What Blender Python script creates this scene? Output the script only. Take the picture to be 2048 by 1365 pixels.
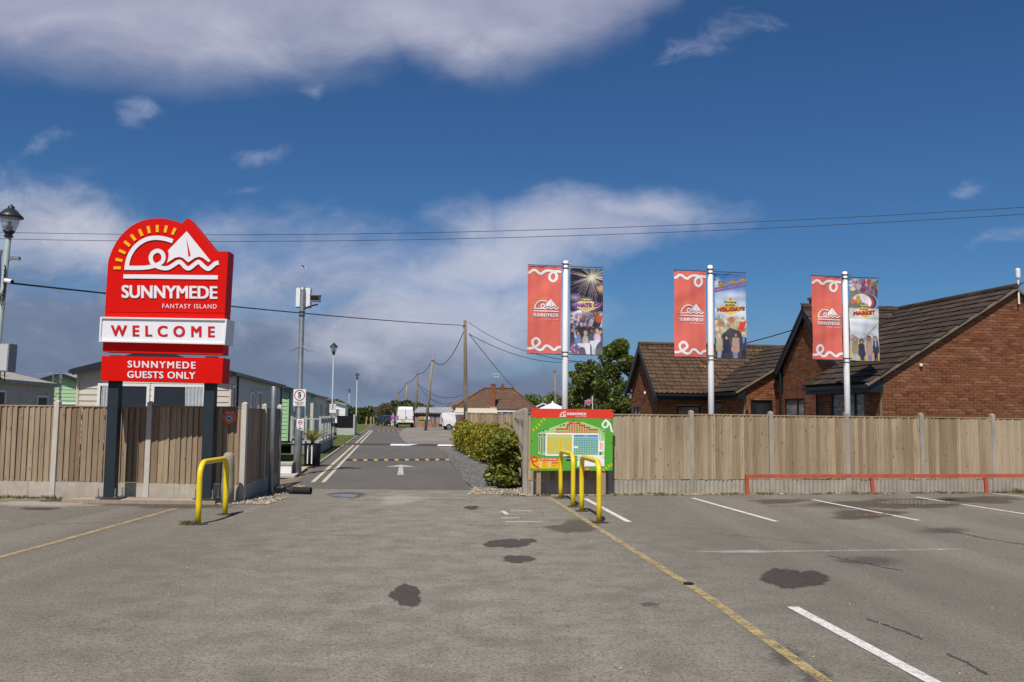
import bpy, bmesh, math, random
import numpy as np
from mathutils import Vector, Matrix
random.seed(7); rng = np.random.default_rng(11)
R = math.radians
for o in list(bpy.data.objects): bpy.data.objects.remove(o)
scene = bpy.context.scene
COL = scene.collection

# ------------------------------------------------------------------ camera
FPX, CX, CY, HC = 1800.0, 1024.0, 682.5, 1.75       # focal length in photo pixels, image centre, eye height
PITCH = math.atan(146.5 / FPX); ROLL = R(0.6)
_f = Vector((0, math.cos(PITCH), math.sin(PITCH))); _r = Vector((1, 0, 0)); _u = Vector((0, -math.sin(PITCH), math.cos(PITCH)))
_R = _r * math.cos(ROLL) + _u * math.sin(ROLL); _U = -_r * math.sin(ROLL) + _u * math.cos(ROLL)
cam_d = bpy.data.cameras.new('camera'); cam = bpy.data.objects.new('camera', cam_d); COL.objects.link(cam)
cam_d.sensor_width = 36; cam_d.lens = FPX / 2048 * 36; cam_d.clip_end = 6000; cam_d.clip_start = 0.1
cam.matrix_world = Matrix(((_R.x, _U.x, -_f.x, 0), (_R.y, _U.y, -_f.y, 0), (_R.z, _U.z, -_f.z, HC), (0, 0, 0, 1)))
scene.camera = cam
EYE = Vector((0, 0, HC))
def ray(px, py): return _f + _R * ((px - CX) / FPX) + _U * ((CY - py) / FPX)
def G(px, py, z=0.0):                                # survey: point of the ground seen at a photo pixel
    d = ray(px, py); t = (z - HC) / d.z; return EYE + d * t
def A(px, py, Y):                                    # survey: point at depth Y
    d = ray(px, py); return EYE + d * (Y / d.y)

# ------------------------------------------------------------------ node helpers
class NT:
    def __init__(s, tree): s.t = tree; s.n = tree.nodes; s.l = tree.links
    def put(s, sock, v):
        if v is None: return
        if isinstance(v, bpy.types.NodeSocket): s.l.new(v, sock)
        else:
            try: sock.default_value = v
            except Exception: sock.default_value = (*v, 1.0)
    def math(s, op, a, b=None, c=None, clamp=False):
        n = s.n.new('ShaderNodeMath'); n.operation = op; n.use_clamp = clamp
        s.put(n.inputs[0], a); s.put(n.inputs[1], b)
        if c is not None: s.put(n.inputs[2], c)
        return n.outputs[0]
    def vmath(s, op, a, b=None):
        n = s.n.new('ShaderNodeVectorMath'); n.operation = op; s.put(n.inputs[0], a)
        if b is not None: s.put(n.inputs[1], b)
        return n.outputs[0]
    def mix(s, fac, a, b, mode='MIX'):
        n = s.n.new('ShaderNodeMix'); n.data_type = 'RGBA'; n.blend_type = mode; n.clamp_factor = True
        s.put(n.inputs[0], fac); s.put(n.inputs[6], a if isinstance(a, bpy.types.NodeSocket) else (*a[:3], 1)); s.put(n.inputs[7], b if isinstance(b, bpy.types.NodeSocket) else (*b[:3], 1))
        return n.outputs[2]
    def noise(s, vec, scale, detail=4, rough=0.55, dist=0.0):
        n = s.n.new('ShaderNodeTexNoise'); s.put(n.inputs['Vector'], vec); n.inputs['Scale'].default_value = scale
        n.inputs['Detail'].default_value = detail; n.inputs['Roughness'].default_value = rough; n.inputs['Distortion'].default_value = dist
        return n.outputs[0]
    def voro(s, vec, scale, feat='F1', out=0):
        n = s.n.new('ShaderNodeTexVoronoi'); n.feature = feat; s.put(n.inputs['Vector'], vec); n.inputs['Scale'].default_value = scale
        return n.outputs[out]
    def ramp(s, fac, stops):
        n = s.n.new('ShaderNodeValToRGB'); e = n.color_ramp.elements
        while len(e) < len(stops): e.new(0.5)
        for k, (p, c) in enumerate(stops):
            e[k].position = p; e[k].color = (c, c, c, 1) if isinstance(c, (int, float)) else (*c[:3], 1)
        s.put(n.inputs[0], fac); return n.outputs[0]
    def step(s, v, lo, hi):
        n = s.n.new('ShaderNodeMapRange'); n.interpolation_type = 'SMOOTHSTEP'; s.put(n.inputs[0], v)
        s.put(n.inputs[1], lo); s.put(n.inputs[2], hi); return n.outputs[0]
    def scale(s, vec, sc):
        n = s.n.new('ShaderNodeMapping'); s.put(n.inputs[0], vec); n.inputs['Scale'].default_value = sc; return n.outputs[0]
    def sep(s, vec):
        n = s.n.new('ShaderNodeSeparateXYZ'); s.put(n.inputs[0], vec); return n.outputs
    def comb(s, x, y, z):
        n = s.n.new('ShaderNodeCombineXYZ'); s.put(n.inputs[0], x); s.put(n.inputs[1], y); s.put(n.inputs[2], z); return n.outputs[0]

# ------------------------------------------------------------------ sun, sky, exposure
SUN_EL, SUN_AZ = R(57), R(13)                        # sun behind the viewer's left shoulder
to_sun = Vector((-math.sin(SUN_AZ) * math.cos(SUN_EL), -math.cos(SUN_AZ) * math.cos(SUN_EL), math.sin(SUN_EL)))
sl = bpy.data.lights.new('sun', 'SUN'); sl.energy = 4.8; sl.angle = R(0.53); sl.color = (1.0, 0.94, 0.86)
so = bpy.data.objects.new('sun', sl); COL.objects.link(so); so.rotation_euler = to_sun.to_track_quat('Z', 'Y').to_euler(); so.location = (-20, -30, 50)
world = bpy.data.worlds.new('World'); scene.world = world; world.use_nodes = True
w = NT(world.node_tree); w.n.clear()
SKY_STRENGTH = 0.08; SKY_TINT = (.38, .63, .86)
wo = w.n.new('ShaderNodeOutputWorld'); bg = w.n.new('ShaderNodeBackground'); w.l.new(bg.outputs[0], wo.inputs[0]); bg.inputs[1].default_value = SKY_STRENGTH
sky = w.n.new('ShaderNodeTexSky'); sky.sky_type = 'NISHITA'; sky.sun_disc = False; sky.sun_elevation = SUN_EL; sky.sun_rotation = R(193)
sky.air_density = 1.0; sky.dust_density = 0.15; sky.ozone_density = 5.0; sky.altitude = 0
tc = w.n.new('ShaderNodeTexCoord'); D = tc.outputs['Generated']
dx, dy, dz = w.sep(D)
ady = w.math('MAXIMUM', w.math('ABSOLUTE', dy), 0.02)
ca = w.math('DIVIDE', dx, ady); cb = w.math('DIVIDE', dz, ady)      # tangent of azimuth and of elevation
def S_(px, py):
    d = ray(px, py); return d.x / d.y, d.z / d.y
P0 = w.comb(ca, cb, 0.0)
wn1 = w.n.new('ShaderNodeTexNoise'); w.put(wn1.inputs['Vector'], P0); wn1.inputs['Scale'].default_value = 4.0; wn1.inputs['Detail'].default_value = 3; wn1.inputs['Roughness'].default_value = .6
off = w.vmath('MULTIPLY', w.vmath('SUBTRACT', wn1.outputs['Color'], (0.5, 0.5, 0.5)), (0.16, 0.07, 0))
PW = w.vmath('ADD', P0, off)
def blob(px, py, rx, ry, rot=0.0, amp=1.0):
    """soft patch of cloud centred on a sky direction, rx/ry in photo pixels at that elevation"""
    a0, b0 = S_(px, py); n = w.n.new('ShaderNodeMapping'); n.vector_type = 'TEXTURE'; w.put(n.inputs[0], PW)
    n.inputs['Location'].default_value = (a0, b0, 0); n.inputs['Rotation'].default_value = (0, 0, R(rot)); n.inputs['Scale'].default_value = (rx / FPX, ry / FPX, 1)
    l = w.n.new('ShaderNodeVectorMath'); l.operation = 'LENGTH'; w.put(l.inputs[0], n.outputs[0])
    return w.math('MULTIPLY_ADD', l.outputs['Value'], -amp, amp)
def union(lst):
    r = lst[0]
    for x in lst[1:]: r = w.math('MAXIMUM', r, x)
    return r
fbm = w.noise(w.scale(PW, (5, 9, 1)), 1.0, 6, 0.58, 0.3); fbs = w.noise(w.scale(PW, (14, 24, 1)), 1.0, 5, 0.62, 0.3)
fbm_c = w.math('SUBTRACT', fbm, 0.5)
# great sheet overhead on the left (reaches far above the frame)
m1 = union([blob(350, -270, 900, 455, 0), blob(-500, -200, 900, 400), blob(960, -210, 430, 370, 0), blob(100, -900, 1500, 800)])
d1 = w.math('MULTIPLY', w.step(w.math('MULTIPLY_ADD', fbm_c, 0.32, m1), -0.16, 0.26), 0.95)
c1 = w.ramp(w.math('MULTIPLY_ADD', m1, -0.35, w.math('ADD', fbm, .08)), [(0.25, (.30, .32, .46)), (0.5, (.40, .41, .54)), (0.7, (.52, .53, .64))])
# white fan of high cloud in the middle
m2 = union([blob(1130, 455, 330, 80, 2), blob(980, 520, 320, 100, 14), blob(900, 640, 320, 120, 6), blob(1270, 425, 280, 52, -6, .8), blob(640, 540, 380, 120, 0, .62), blob(120, 470, 330, 120, -8, .62), blob(480, 470, 300, 70, 0, .4)])
d2 = w.math('MULTIPLY', w.step(w.math('ADD', w.math('MULTIPLY_ADD', fbm_c, 0.9, m2), w.math('MULTIPLY', w.math('SUBTRACT', fbs, .5), .7)), -0.10, 0.85), 0.84)
c2 = w.ramp(fbm, [(0.3, (.40, .43, .58)), (0.6, (.58, .60, .70))])
# cumulus bank low on the left, grey below and pale on top
m3 = union([blob(60, 660, 330, 170, 0), blob(420, 710, 420, 120), blob(780, 700, 330, 125), blob(110, 450, 280, 80, -6, .50), blob(960, 775, 300, 55), blob(620, 560, 260, 70, 0, .50), blob(-500, 620, 500, 240), blob(1300, 790, 500, 40, 0, .6)])
d3 = w.math('MULTIPLY', w.step(w.math('MULTIPLY_ADD', fbm_c, 1.5, m3), -0.06, 0.60), 0.88)
sh3 = w.math('ADD', w.math('MULTIPLY', w.math('SUBTRACT', fbs, 0.5), 1.1), w.math('MULTIPLY', w.math('SUBTRACT', cb, 0.105), 2.6))
c3 = w.ramp(w.math('ADD', sh3, 0.40), [(0.15, (.15, .185, .285)), (0.42, (.185, .22, .325)), (0.66, (.29, .325, .44)), (0.95, (.48, .505, .59))])
# small wisps
m4 = union([blob(290, 230, 62, 42, -25, .9), blob(85, 300, 90, 38, 10, .7), blob(505, 320, 75, 26, 0, .75), blob(1385, 80, 150, 62, 18, .6), blob(595, 185, 45, 32, 30, .7), blob(1990, 470, 110, 26, 8, .7), blob(1930, 380, 60, 20, 10, .6), blob(510, 385, 70, 20, -4, .5)])
d4 = w.math('MULTIPLY', w.step(w.math('MULTIPLY_ADD', w.math('SUBTRACT', fbs, 0.5), 2.6, m4), 0.10, 1.25), 0.50)
# scattered cloud over the rest of the sky behind the viewer
d5 = w.math('MULTIPLY', w.step(fbm, 0.52, 0.72), w.math('MULTIPLY', w.step(dy, 0.1, -0.15), 0.6))
K = 1.0 / SKY_STRENGTH
def kc(c): return w.vmath('MULTIPLY', c, (K, K, K))
col = w.mix(1.0, sky.outputs[0], SKY_TINT, 'MULTIPLY')
col = w.mix(w.math('MULTIPLY', w.step(cb, 0.16, -0.02), 0.75), col, tuple(x * K for x in (.20, .265, .42)))     # pale air near the horizon, all round
for d_, c_ in ((d5, (.5, .52, .62)), (d4, (.46, .50, .66)), (d3, c3), (d2, c2), (d1, c1)):
    if not isinstance(c_, bpy.types.NodeSocket): c_ = tuple(x * K for x in c_)
    else: c_ = kc(c_)
    col = w.mix(d_, col, c_)
w.l.new(col, bg.inputs[0])
world.cycles.sampling_method = 'NONE'
scene.view_settings.view_transform = 'Standard'; scene.view_settings.look = 'None'; scene.view_settings.exposure = 0.0; scene.view_settings.gamma = 1.0
scene.view_settings.use_curve_mapping = False
scene.render.resolution_x = 1024; scene.render.resolution_y = 682
scene.render.engine = 'CYCLES'

# ------------------------------------------------------------------ mesh and object helpers
def lin(h):
    h = h.lstrip('#'); v = [int(h[i:i + 2], 16) / 255 for i in (0, 2, 4)]
    return tuple(x / 12.92 if x <= .04045 else ((x + .055) / 1.055) ** 2.4 for x in v)
class MB:
    def __init__(s): s.v = []; s.f = []; s.m = []
    def add(s, vs, fs, mi=0):
        b = len(s.v); s.v.extend([tuple(p) for p in vs]); s.f.extend([tuple(b + i for i in f) for f in fs]); s.m.extend([mi] * len(fs)); return s
    def box(s, x0, x1, y0, y1, z0, z1, mi=0):
        vs = [(x0, y0, z0), (x1, y0, z0), (x1, y1, z0), (x0, y1, z0), (x0, y0, z1), (x1, y0, z1), (x1, y1, z1), (x0, y1, z1)]
        return s.add(vs, [(0, 3, 2, 1), (4, 5, 6, 7), (0, 1, 5, 4), (1, 2, 6, 5), (2, 3, 7, 6), (3, 0, 4, 7)], mi)
    def bar(s, p, q, wd, th, mi=0, up=(0, 0, 1)):
        p = Vector(p); q = Vector(q); d = (q - p).normalized(); sd = d.cross(Vector(up)).normalized(); u = sd.cross(d)
        vs = []
        for c in (p, q):
            for a, b in ((-1, -1), (1, -1), (1, 1), (-1, 1)): vs.append(c + sd * (a * wd / 2) + u * (b * th / 2))
        return s.add(vs, [(3, 2, 1, 0), (4, 5, 6, 7), (0, 1, 5, 4), (1, 2, 6, 5), (2, 3, 7, 6), (3, 0, 4, 7)], mi)
    def prism(s, poly, y0, y1, mi=0, mi_side=None):      # poly of (x,z), extruded along y, y0 is the front
        n = len(poly); vs = [(x, y0, z) for x, z in poly] + [(x, y1, z) for x, z in poly]
        s.add(vs, [tuple(range(n)), tuple(range(2 * n - 1, n - 1, -1))], mi)
        b = len(s.v) - 2 * n; ms = mi if mi_side is None else mi_side
        for i in range(n):
            j = (i + 1) % n; s.f.append((b + j, b + i, b + n + i, b + n + j)); s.m.append(ms)
        return s
    def slab(s, poly, z0, z1, mi=0):                     # poly of (x,y) points extruded along z
        n = len(poly); vs = [(p[0], p[1], z0) for p in poly] + [(p[0], p[1], z1) for p in poly]
        fs = [tuple(range(n - 1, -1, -1)), tuple(range(n, 2 * n))] + [(i, (i + 1) % n, n + (i + 1) % n, n + i) for i in range(n)]
        return s.add(vs, fs, mi)
    def sheet(s, pts, mi=0): return s.add(pts, [tuple(range(len(pts)))], mi)
    def solid(s, quad, th, mi=0):                        # a flat polygon given thickness against its normal
        q = [Vector(p) for p in quad]; n = (q[1] - q[0]).cross(q[-1] - q[0]).normalized(); k = len(q)
        vs = q + [p - n * th for p in q]
        fs = [tuple(range(k)), tuple(range(2 * k - 1, k - 1, -1))] + [((i + 1) % k, i, k + i, k + (i + 1) % k) for i in range(k)]
        return s.add(vs, fs, mi)
    def tube(s, pts, r, n=8, mi=0, caps=True):
        pts = [Vector(p) for p in pts]; k = len(pts); rs = r if isinstance(r, (list, tuple)) else [r] * k
        vs = []; ref = Vector((0, 0, 1)); u = None
        for i, p in enumerate(pts):
            d = (pts[min(i + 1, k - 1)] - pts[max(i - 1, 0)]).normalized()
            if u is None:
                ref = Vector((0, 0, 1)) if abs(d.z) < .9 else Vector((1, 0, 0)); u = d.cross(ref).normalized()
            u = (u - d * u.dot(d)).normalized(); v = d.cross(u)
            for a in range(n):
                t = 2 * math.pi * a / n; vs.append(p + (u * math.cos(t) + v * math.sin(t)) * rs[i])
        fs = [(i * n + a, i * n + (a + 1) % n, (i + 1) * n + (a + 1) % n, (i + 1) * n + a) for i in range(k - 1) for a in range(n)]
        if caps: fs += [tuple(range(n - 1, -1, -1)), tuple(range((k - 1) * n, k * n))]
        return s.add(vs, fs, mi)
    def lathe(s, prof, n=16, c=(0, 0, 0), mi=0):
        vs = [(c[0] + r * math.cos(2 * math.pi * a / n), c[1] + r * math.sin(2 * math.pi * a / n), c[2] + z) for r, z in prof for a in range(n)]
        fs = [(i * n + a, i * n + (a + 1) % n, (i + 1) * n + (a + 1) % n, (i + 1) * n + a) for i in range(len(prof) - 1) for a in range(n)]
        fs += [tuple(range(n - 1, -1, -1)), tuple(range((len(prof) - 1) * n, len(prof) * n))]
        return s.add(vs, fs, mi)
    def mesh(s, name, mats, smooth=False):
        me = bpy.data.meshes.new(name); me.from_pydata(s.v, [], s.f)
        for m in (mats if isinstance(mats, (list, tuple)) else [mats]): me.materials.append(m)
        if any(s.m): me.polygons.foreach_set('material_index', s.m)
        if smooth: me.polygons.foreach_set('use_smooth', [True] * len(s.f))
        me.update(); return me
    def build(s, name, mats, parent=None, smooth=False, sub=None):
        """link as one mesh object; sub = world point to subtract (for vertices given in world space)"""
        if sub is not None: s.v = [(p[0] - sub[0], p[1] - sub[1], p[2] - sub[2]) for p in s.v]
        return link(name, s.mesh(name, mats, smooth), parent)
def link(name, me, parent=None, loc=None, rz=None, scale=None):
    o = bpy.data.objects.new(name, me); COL.objects.link(o)
    if parent is not None: o.parent = parent
    if loc is not None: o.location = loc
    if rz is not None: o.rotation_euler = (0, 0, rz)
    if scale is not None: o.scale = scale
    return o
def tag(o, label=None, cat=None, group=None, kind=None):
    for k, v in (('label', label), ('category', cat), ('group', group), ('kind', kind)):
        if v: o[k] = v
    return o
def thing(name, label, cat, loc=(0, 0, 0), rz=0.0, group=None):
    o = bpy.data.objects.new(name, None); COL.objects.link(o); o.location = loc; o.rotation_euler = (0, 0, rz); o.empty_display_size = .2
    return tag(o, label, cat, group)
def copy_tree(o, parent=None):
    c = o.copy(); COL.objects.link(c); c.parent = parent
    for ch in list(o.children): copy_tree(ch, c)
    return c
def rnd_attr(me, per):                                   # random value per piece of a joined mesh
    a = me.attributes.new('rnd', 'FLOAT', 'FACE'); n = len(me.polygons); k = (n + per - 1) // per
    a.data.foreach_set('value', np.repeat(rng.random(k), per)[:n].astype(np.float32))

# ------------------------------------------------------------------ materials
MATS = {}
def base_mat(name):
    m = bpy.data.materials.new(name); m.use_nodes = True; t = NT(m.node_tree); t.n.clear()
    o = t.n.new('ShaderNodeOutputMaterial'); b = t.n.new('ShaderNodeBsdfPrincipled'); t.l.new(b.outputs[0], o.inputs[0]); MATS[name] = m
    return m, t, b, o
def bump(t, b, h, strength=.3, dist=.01):
    n = t.n.new('ShaderNodeBump'); n.inputs['Strength'].default_value = strength; n.inputs['Distance'].default_value = dist
    t.put(n.inputs['Height'], h); t.l.new(n.outputs[0], b.inputs['Normal'])
def pos(t): return t.n.new('ShaderNodeNewGeometry').outputs['Position']
def ocoord(t): return t.n.new('ShaderNodeTexCoord').outputs['Object']
def pick(t):                                             # per-piece random number (object random + face attribute)
    a = t.n.new('ShaderNodeAttribute'); a.attribute_name = 'rnd'; oi = t.n.new('ShaderNodeObjectInfo')
    return t.math('FRACT', t.math('ADD', a.outputs['Fac'], oi.outputs['Random']))
def paint(name, c, rough=.45, var=.10, scale=3.0, metal=0.0, spec=.5, dirt=0.0, bmp=0.0):
    m, t, b, o = base_mat(name); p = pos(t)
    n1 = t.noise(p, scale, 6, .6); n2 = t.noise(p, scale * 14, 3, .6)
    f = t.math('ADD', t.math('MULTIPLY', n1, .7), t.math('MULTIPLY', n2, .3))
    cc = t.mix(t.step(f, .3, .7), tuple(x * (1 - var) for x in c), tuple(min(1, x * (1 + var)) for x in c))
    if dirt: cc = t.mix(t.math('MULTIPLY', t.step(t.noise(t.scale(p, (6, 6, .8)), 1.5, 6, .65), .5, .75), dirt), cc, (.12, .10, .075))
    t.put(b.inputs['Base Color'], cc); b.inputs['Metallic'].default_value = metal; b.inputs['Specular IOR Level'].default_value = spec
    t.put(b.inputs['Roughness'], t.math('ADD', t.math('MULTIPLY', n2, .15), rough - .07))
    if bmp: bump(t, b, n2, bmp, .004)
    return m
def wood(name, c0, c1, dark=(.10, .075, .05), zs=.6):
    m, t, b, o = base_mat(name); p = pos(t); r = pick(t)
    pv = t.vmath('ADD', p, t.comb(t.math('MULTIPLY', r, 37.0), t.math('MULTIPLY', r, 11.0), t.math('MULTIPLY', r, 5.0)))
    g = t.noise(t.scale(pv, (28, 28, zs)), 1.6, 7, .62, .8); big = t.noise(t.scale(pv, (5, 5, .9)), 1.0, 5, .6)
    cc = t.mix(t.step(t.math('ADD', t.math('MULTIPLY', r, .75), t.math('MULTIPLY', big, .35)), .1, .95), c0, c1)
    r2 = t.math('FRACT', t.math('MULTIPLY', r, 7.31)); cc = t.mix(t.math('MULTIPLY', t.math('MULTIPLY', r2, r2), .62), cc, (.36, .295, .21))
    cc = t.mix(t.math('MULTIPLY', t.step(g, .44, .70), .62), cc, tuple(x * .52 for x in c0))
    pn = t.noise(t.scale(p, (.55, .55, .3)), 1.0, 3, .6); cc = t.mix(t.math('MULTIPLY', t.step(pn, .48, .66), .45), cc, (.42, .335, .23)); cc = t.mix(t.math('MULTIPLY', t.step(pn, .50, .34), .35), cc, tuple(x * .9 for x in c0))
    k = t.voro(t.scale(pv, (9, 9, 3.2)), 1.0)
    cc = t.mix(t.math('MULTIPLY', t.step(k, .17, .06), .85), cc, dark)
    cc = t.mix(t.math('MULTIPLY', t.step(t.noise(t.scale(pv, (12, 12, 1.3)), 2.0, 5, .6), .56, .75), .35), cc, (.46, .43, .38))
    t.put(b.inputs['Base Color'], cc); b.inputs['Roughness'].default_value = .85; b.inputs['Specular IOR Level'].default_value = .2
    bump(t, b, g, .35, .004); return m
M_fence = wood('fence wood', (.245, .178, .105), (.455, .355, .235))
M_fence_l = wood('fence wood left', (.22, .15, .092), (.40, .295, .195))
M_post_wood = wood('post timber', (.30, .20, .11), (.38, .27, .16))
M_pole_wood = wood('pole timber', (.13, .10, .07), (.20, .16, .115))
M_red_wood = wood('red timber', (.46, .10, .055), (.52, .14, .08), (.12, .06, .04), 4)
def concrete(name, c, var=.14, dirt=.5):
    m, t, b, o = base_mat(name); p = pos(t)
    n1 = t.noise(p, 2.2, 6, .65); n2 = t.noise(p, 60, 4, .7); st = t.noise(t.scale(p, (9, 9, .7)), 1.3, 6, .65)
    cc = t.mix(t.step(n1, .3, .7), tuple(x * (1 - var) for x in c), tuple(x * (1 + var) for x in c))
    cc = t.mix(t.math('MULTIPLY', t.step(n2, .5, .75), .35), cc, tuple(x * .55 for x in c))
    cc = t.mix(t.math('MULTIPLY', t.step(st, .52, .72), dirt), cc, tuple(x * y for x, y in zip(c, (.52, .48, .42))))
    t.put(b.inputs['Base Color'], cc); b.inputs['Roughness'].default_value = .9; b.inputs['Specular IOR Level'].default_value = .2
    bump(t, b, n2, .35, .004); return m
M_conc = concrete('concrete', (.345, .315, .265)); M_conc_pale = concrete('pale concrete post', (.52, .49, .43), .1, .3)
M_conc_base = concrete('stained gravel board', (.43, .385, .315), .16, .75); M_conc_rough = concrete('rough concrete', (.30, .27, .215), .25, .7); M_slab = concrete('paving slab', (.46, .42, .36), .1, .3)
def asphalt(name, c, tint, big=.18, chips=.5, bumpy=.5, cracks=True):
    m, t, b, o = base_mat(name); p = pos(t)
    nb = t.noise(t.scale(p, (.30, .13, 1)), 1.0, 5, .62, .4); nm = t.noise(p, 2.2, 6, .68); nh = t.noise(p, 15, 3, .75); nf = t.noise(p, 34, 3, .8); ng = t.noise(p, 95, 2, .8)
    cc = t.mix(t.step(nb, .34, .66), tuple(x * (1 - big) for x in c), tint)
    cc = t.mix(t.math('MULTIPLY', t.step(nm, .40, .70), .34), cc, tuple(x * .62 for x in c))
    if cracks:                                           # tyre-polished tracks up the drive, hairline cracks, oily blotches
        x, y, z = t.sep(p); tr = t.noise(t.comb(t.math('MULTIPLY', x, .9), t.math('MULTIPLY', y, .045), 0.0), 1.0, 3, .5)
        wv = t.math('MULTIPLY', t.step(t.math('ABSOLUTE', t.math('ADD', t.math('MULTIPLY_ADD', y, .07, x), .1)), 5.0, 0.8), 1.0)
        cc = t.mix(t.math('MAXIMUM', t.math('MULTIPLY', t.step(tr, .48, .64), .35), t.math('MULTIPLY', wv, t.step(nm, .75, .25))), cc, tuple(min(.6, q * 1.75) for q in c))
        e = t.voro(t.vmath('ADD', t.scale(p, (.42, .42, .42)), t.comb(t.noise(p, 1.6, 5, .7), t.noise(p, 1.9, 5, .7), 0.0)), 1.0, 'DISTANCE_TO_EDGE')
        f = t.math('MULTIPLY', t.step(e, .010, .002), t.step(t.noise(p, .33, 3, .5), .55, .66))
        cc = t.mix(t.math('MULTIPLY', f, .55), cc, (.06, .055, .05))
        cc = t.mix(t.math('MULTIPLY', t.step(t.noise(p, .75, 5, .70, .4), .60, .80), .32), cc, tuple(x * .5 for x in c))
    cc = t.mix(t.math('MULTIPLY', t.step(nh, .47, .72), chips * .62), cc, tuple(x * .45 for x in c))
    cc = t.mix(t.math('MULTIPLY', t.step(nf, .46, .66), chips), cc, tuple(x * .42 for x in c))
    cc = t.mix(t.math('MULTIPLY', t.step(ng, .50, .66), chips * .9), cc, tuple(min(.75, x * 1.8) for x in c))
    t.put(b.inputs['Base Color'], cc); b.inputs['Roughness'].default_value = .92; b.inputs['Specular IOR Level'].default_value = .15
    bump(t, b, t.math('ADD', nf, ng), bumpy, .012); return m
M_park = asphalt('car park asphalt', (.206, .188, .156), (.232, .210, .172), .16, .9, 1.0)
M_road = asphalt('road tarmac', (.130, .122, .114), (.150, .140, .130), .12, .5, .5, False)
M_park2 = asphalt('far car park asphalt', (.24, .21, .185), (.27, .24, .205), .15, .3, .3, False)
M_damp = asphalt('patch tarmac', (.075, .066, .06), (.085, .075, .068), .2, .55, .5, False)
M_sandy = asphalt('sandy concrete', (.36, .31, .24), (.40, .345, .27), .2, .2, .3, False)
def worn(name, c, thr=.5):
    m, t, b, o = base_mat(name); p = pos(t)
    n = t.math('ADD', t.math('MULTIPLY', t.noise(p, 5, 6, .7), .55), t.math('MULTIPLY', t.noise(p, 70, 4, .75), .55))
    t.put(b.inputs['Base Color'], t.mix(t.step(t.noise(p, 26, 4, .6), .35, .7), c, tuple(x * .7 for x in c))); b.inputs['Roughness'].default_value = .8
    tr = t.n.new('ShaderNodeBsdfTransparent'); mx = t.n.new('ShaderNodeMixShader')
    t.put(mx.inputs[0], t.math('MULTIPLY', t.step(n, thr - .12, thr + .10), .92)); t.l.new(b.outputs[0], mx.inputs[1]); t.l.new(tr.outputs[0], mx.inputs[2]); t.l.new(mx.outputs[0], o.inputs[0])
    return m
M_wline = worn('white line paint', (.72, .70, .66), .66); M_wfaint = worn('faded white paint', (.62, .60, .56), .50); M_yline = worn('faded yellow paint', (.48, .37, .165), .585)
M_dline = worn('cream line paint', (.64, .57, .43), .66); M_arrow = worn('arrow paint', (.66, .64, .58), .60)
def feather(t, b, o, p, sc, lo, hi, amt, w_=.7):
    """show the shader only inside the ragged, feathered outline given by the mesh attribute 'fade'"""
    a = t.n.new('ShaderNodeAttribute'); a.attribute_name = 'fade'; n = t.noise(p, sc, 6, .72); n2 = t.noise(p, sc * 7, 3, .7)
    f = t.math('ADD', a.outputs['Fac'], t.math('MULTIPLY', t.math('ADD', t.math('SUBTRACT', n, .5), t.math('MULTIPLY', t.math('SUBTRACT', n2, .5), .6)), w_))
    tr = t.n.new('ShaderNodeBsdfTransparent'); mx = t.n.new('ShaderNodeMixShader')
    t.put(mx.inputs[0], t.math('MULTIPLY', t.step(f, lo, hi), amt)); t.l.new(tr.outputs[0], mx.inputs[1]); t.l.new(b.outputs[0], mx.inputs[2]); t.l.new(mx.outputs[0], o.inputs[0])
def stain(name, c, lo, hi, rough=.8, sc=3.0, amt=.9, w_=.7):
    m, t, b, o = base_mat(name); p = pos(t); t.put(b.inputs['Base Color'], t.mix(t.step(t.noise(p, 60, 3, .7), .4, .65), c, tuple(x * 1.7 for x in c))); b.inputs['Roughness'].default_value = rough
    feather(t, b, o, p, sc, lo, hi, amt, w_); return m
def patchmat(name, src, lo, hi, amt):
    m = src; t = NT(m.node_tree); b = next(n for n in t.n if n.type == 'BSDF_PRINCIPLED'); o = next(n for n in t.n if n.type == 'OUTPUT_MATERIAL'); feather(t, b, o, pos(t), 3.0, lo, hi, amt, .5); return m
M_oil = stain('oily stain', (.07, .064, .056), .45, 1.15, .8, 14.0, .6, 2.2); M_wet = stain('damp stain', (.075, .064, .052), .30, .75, .5, 2.0, .72, .9)
M_pale = stain('pale scuff', (.34, .315, .28), .35, .95, .9, 6.0, .6, 1.1); M_water = stain('puddle water', (.022, .02, .016), .42, .52, .03, 1.2, .97, .5)
M_patch = patchmat('patch', asphalt('repair tarmac', (.088, .076, .068), (.105, .092, .08), .25, .7, .8, False), .38, .60, .93)
M_sandy_f = patchmat('sandy', asphalt('sandy wash', (.36, .31, .24), (.40, .345, .27), .2, .3, .4, False), .12, .70, .92)
def grassy(name, c0, c1, c2):
    m, t, b, o = base_mat(name); p = pos(t)
    cc = t.mix(t.step(t.noise(p, .9, 6, .65), .35, .65), c0, c1); cc = t.mix(t.math('MULTIPLY', t.step(t.noise(p, 14, 5, .7), .5, .7), .6), cc, c2)
    t.put(b.inputs['Base Color'], cc); b.inputs['Roughness'].default_value = .95; b.inputs['Specular IOR Level'].default_value = .1
    bump(t, b, t.noise(p, 25, 4, .7), .8, .03); return m
M_grass = grassy('grass', (.085, .12, .028), (.12, .15, .04), (.06, .075, .025))
M_dirt = grassy('dry earth', (.20, .16, .11), (.25, .20, .14), (.10, .10, .05))
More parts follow.
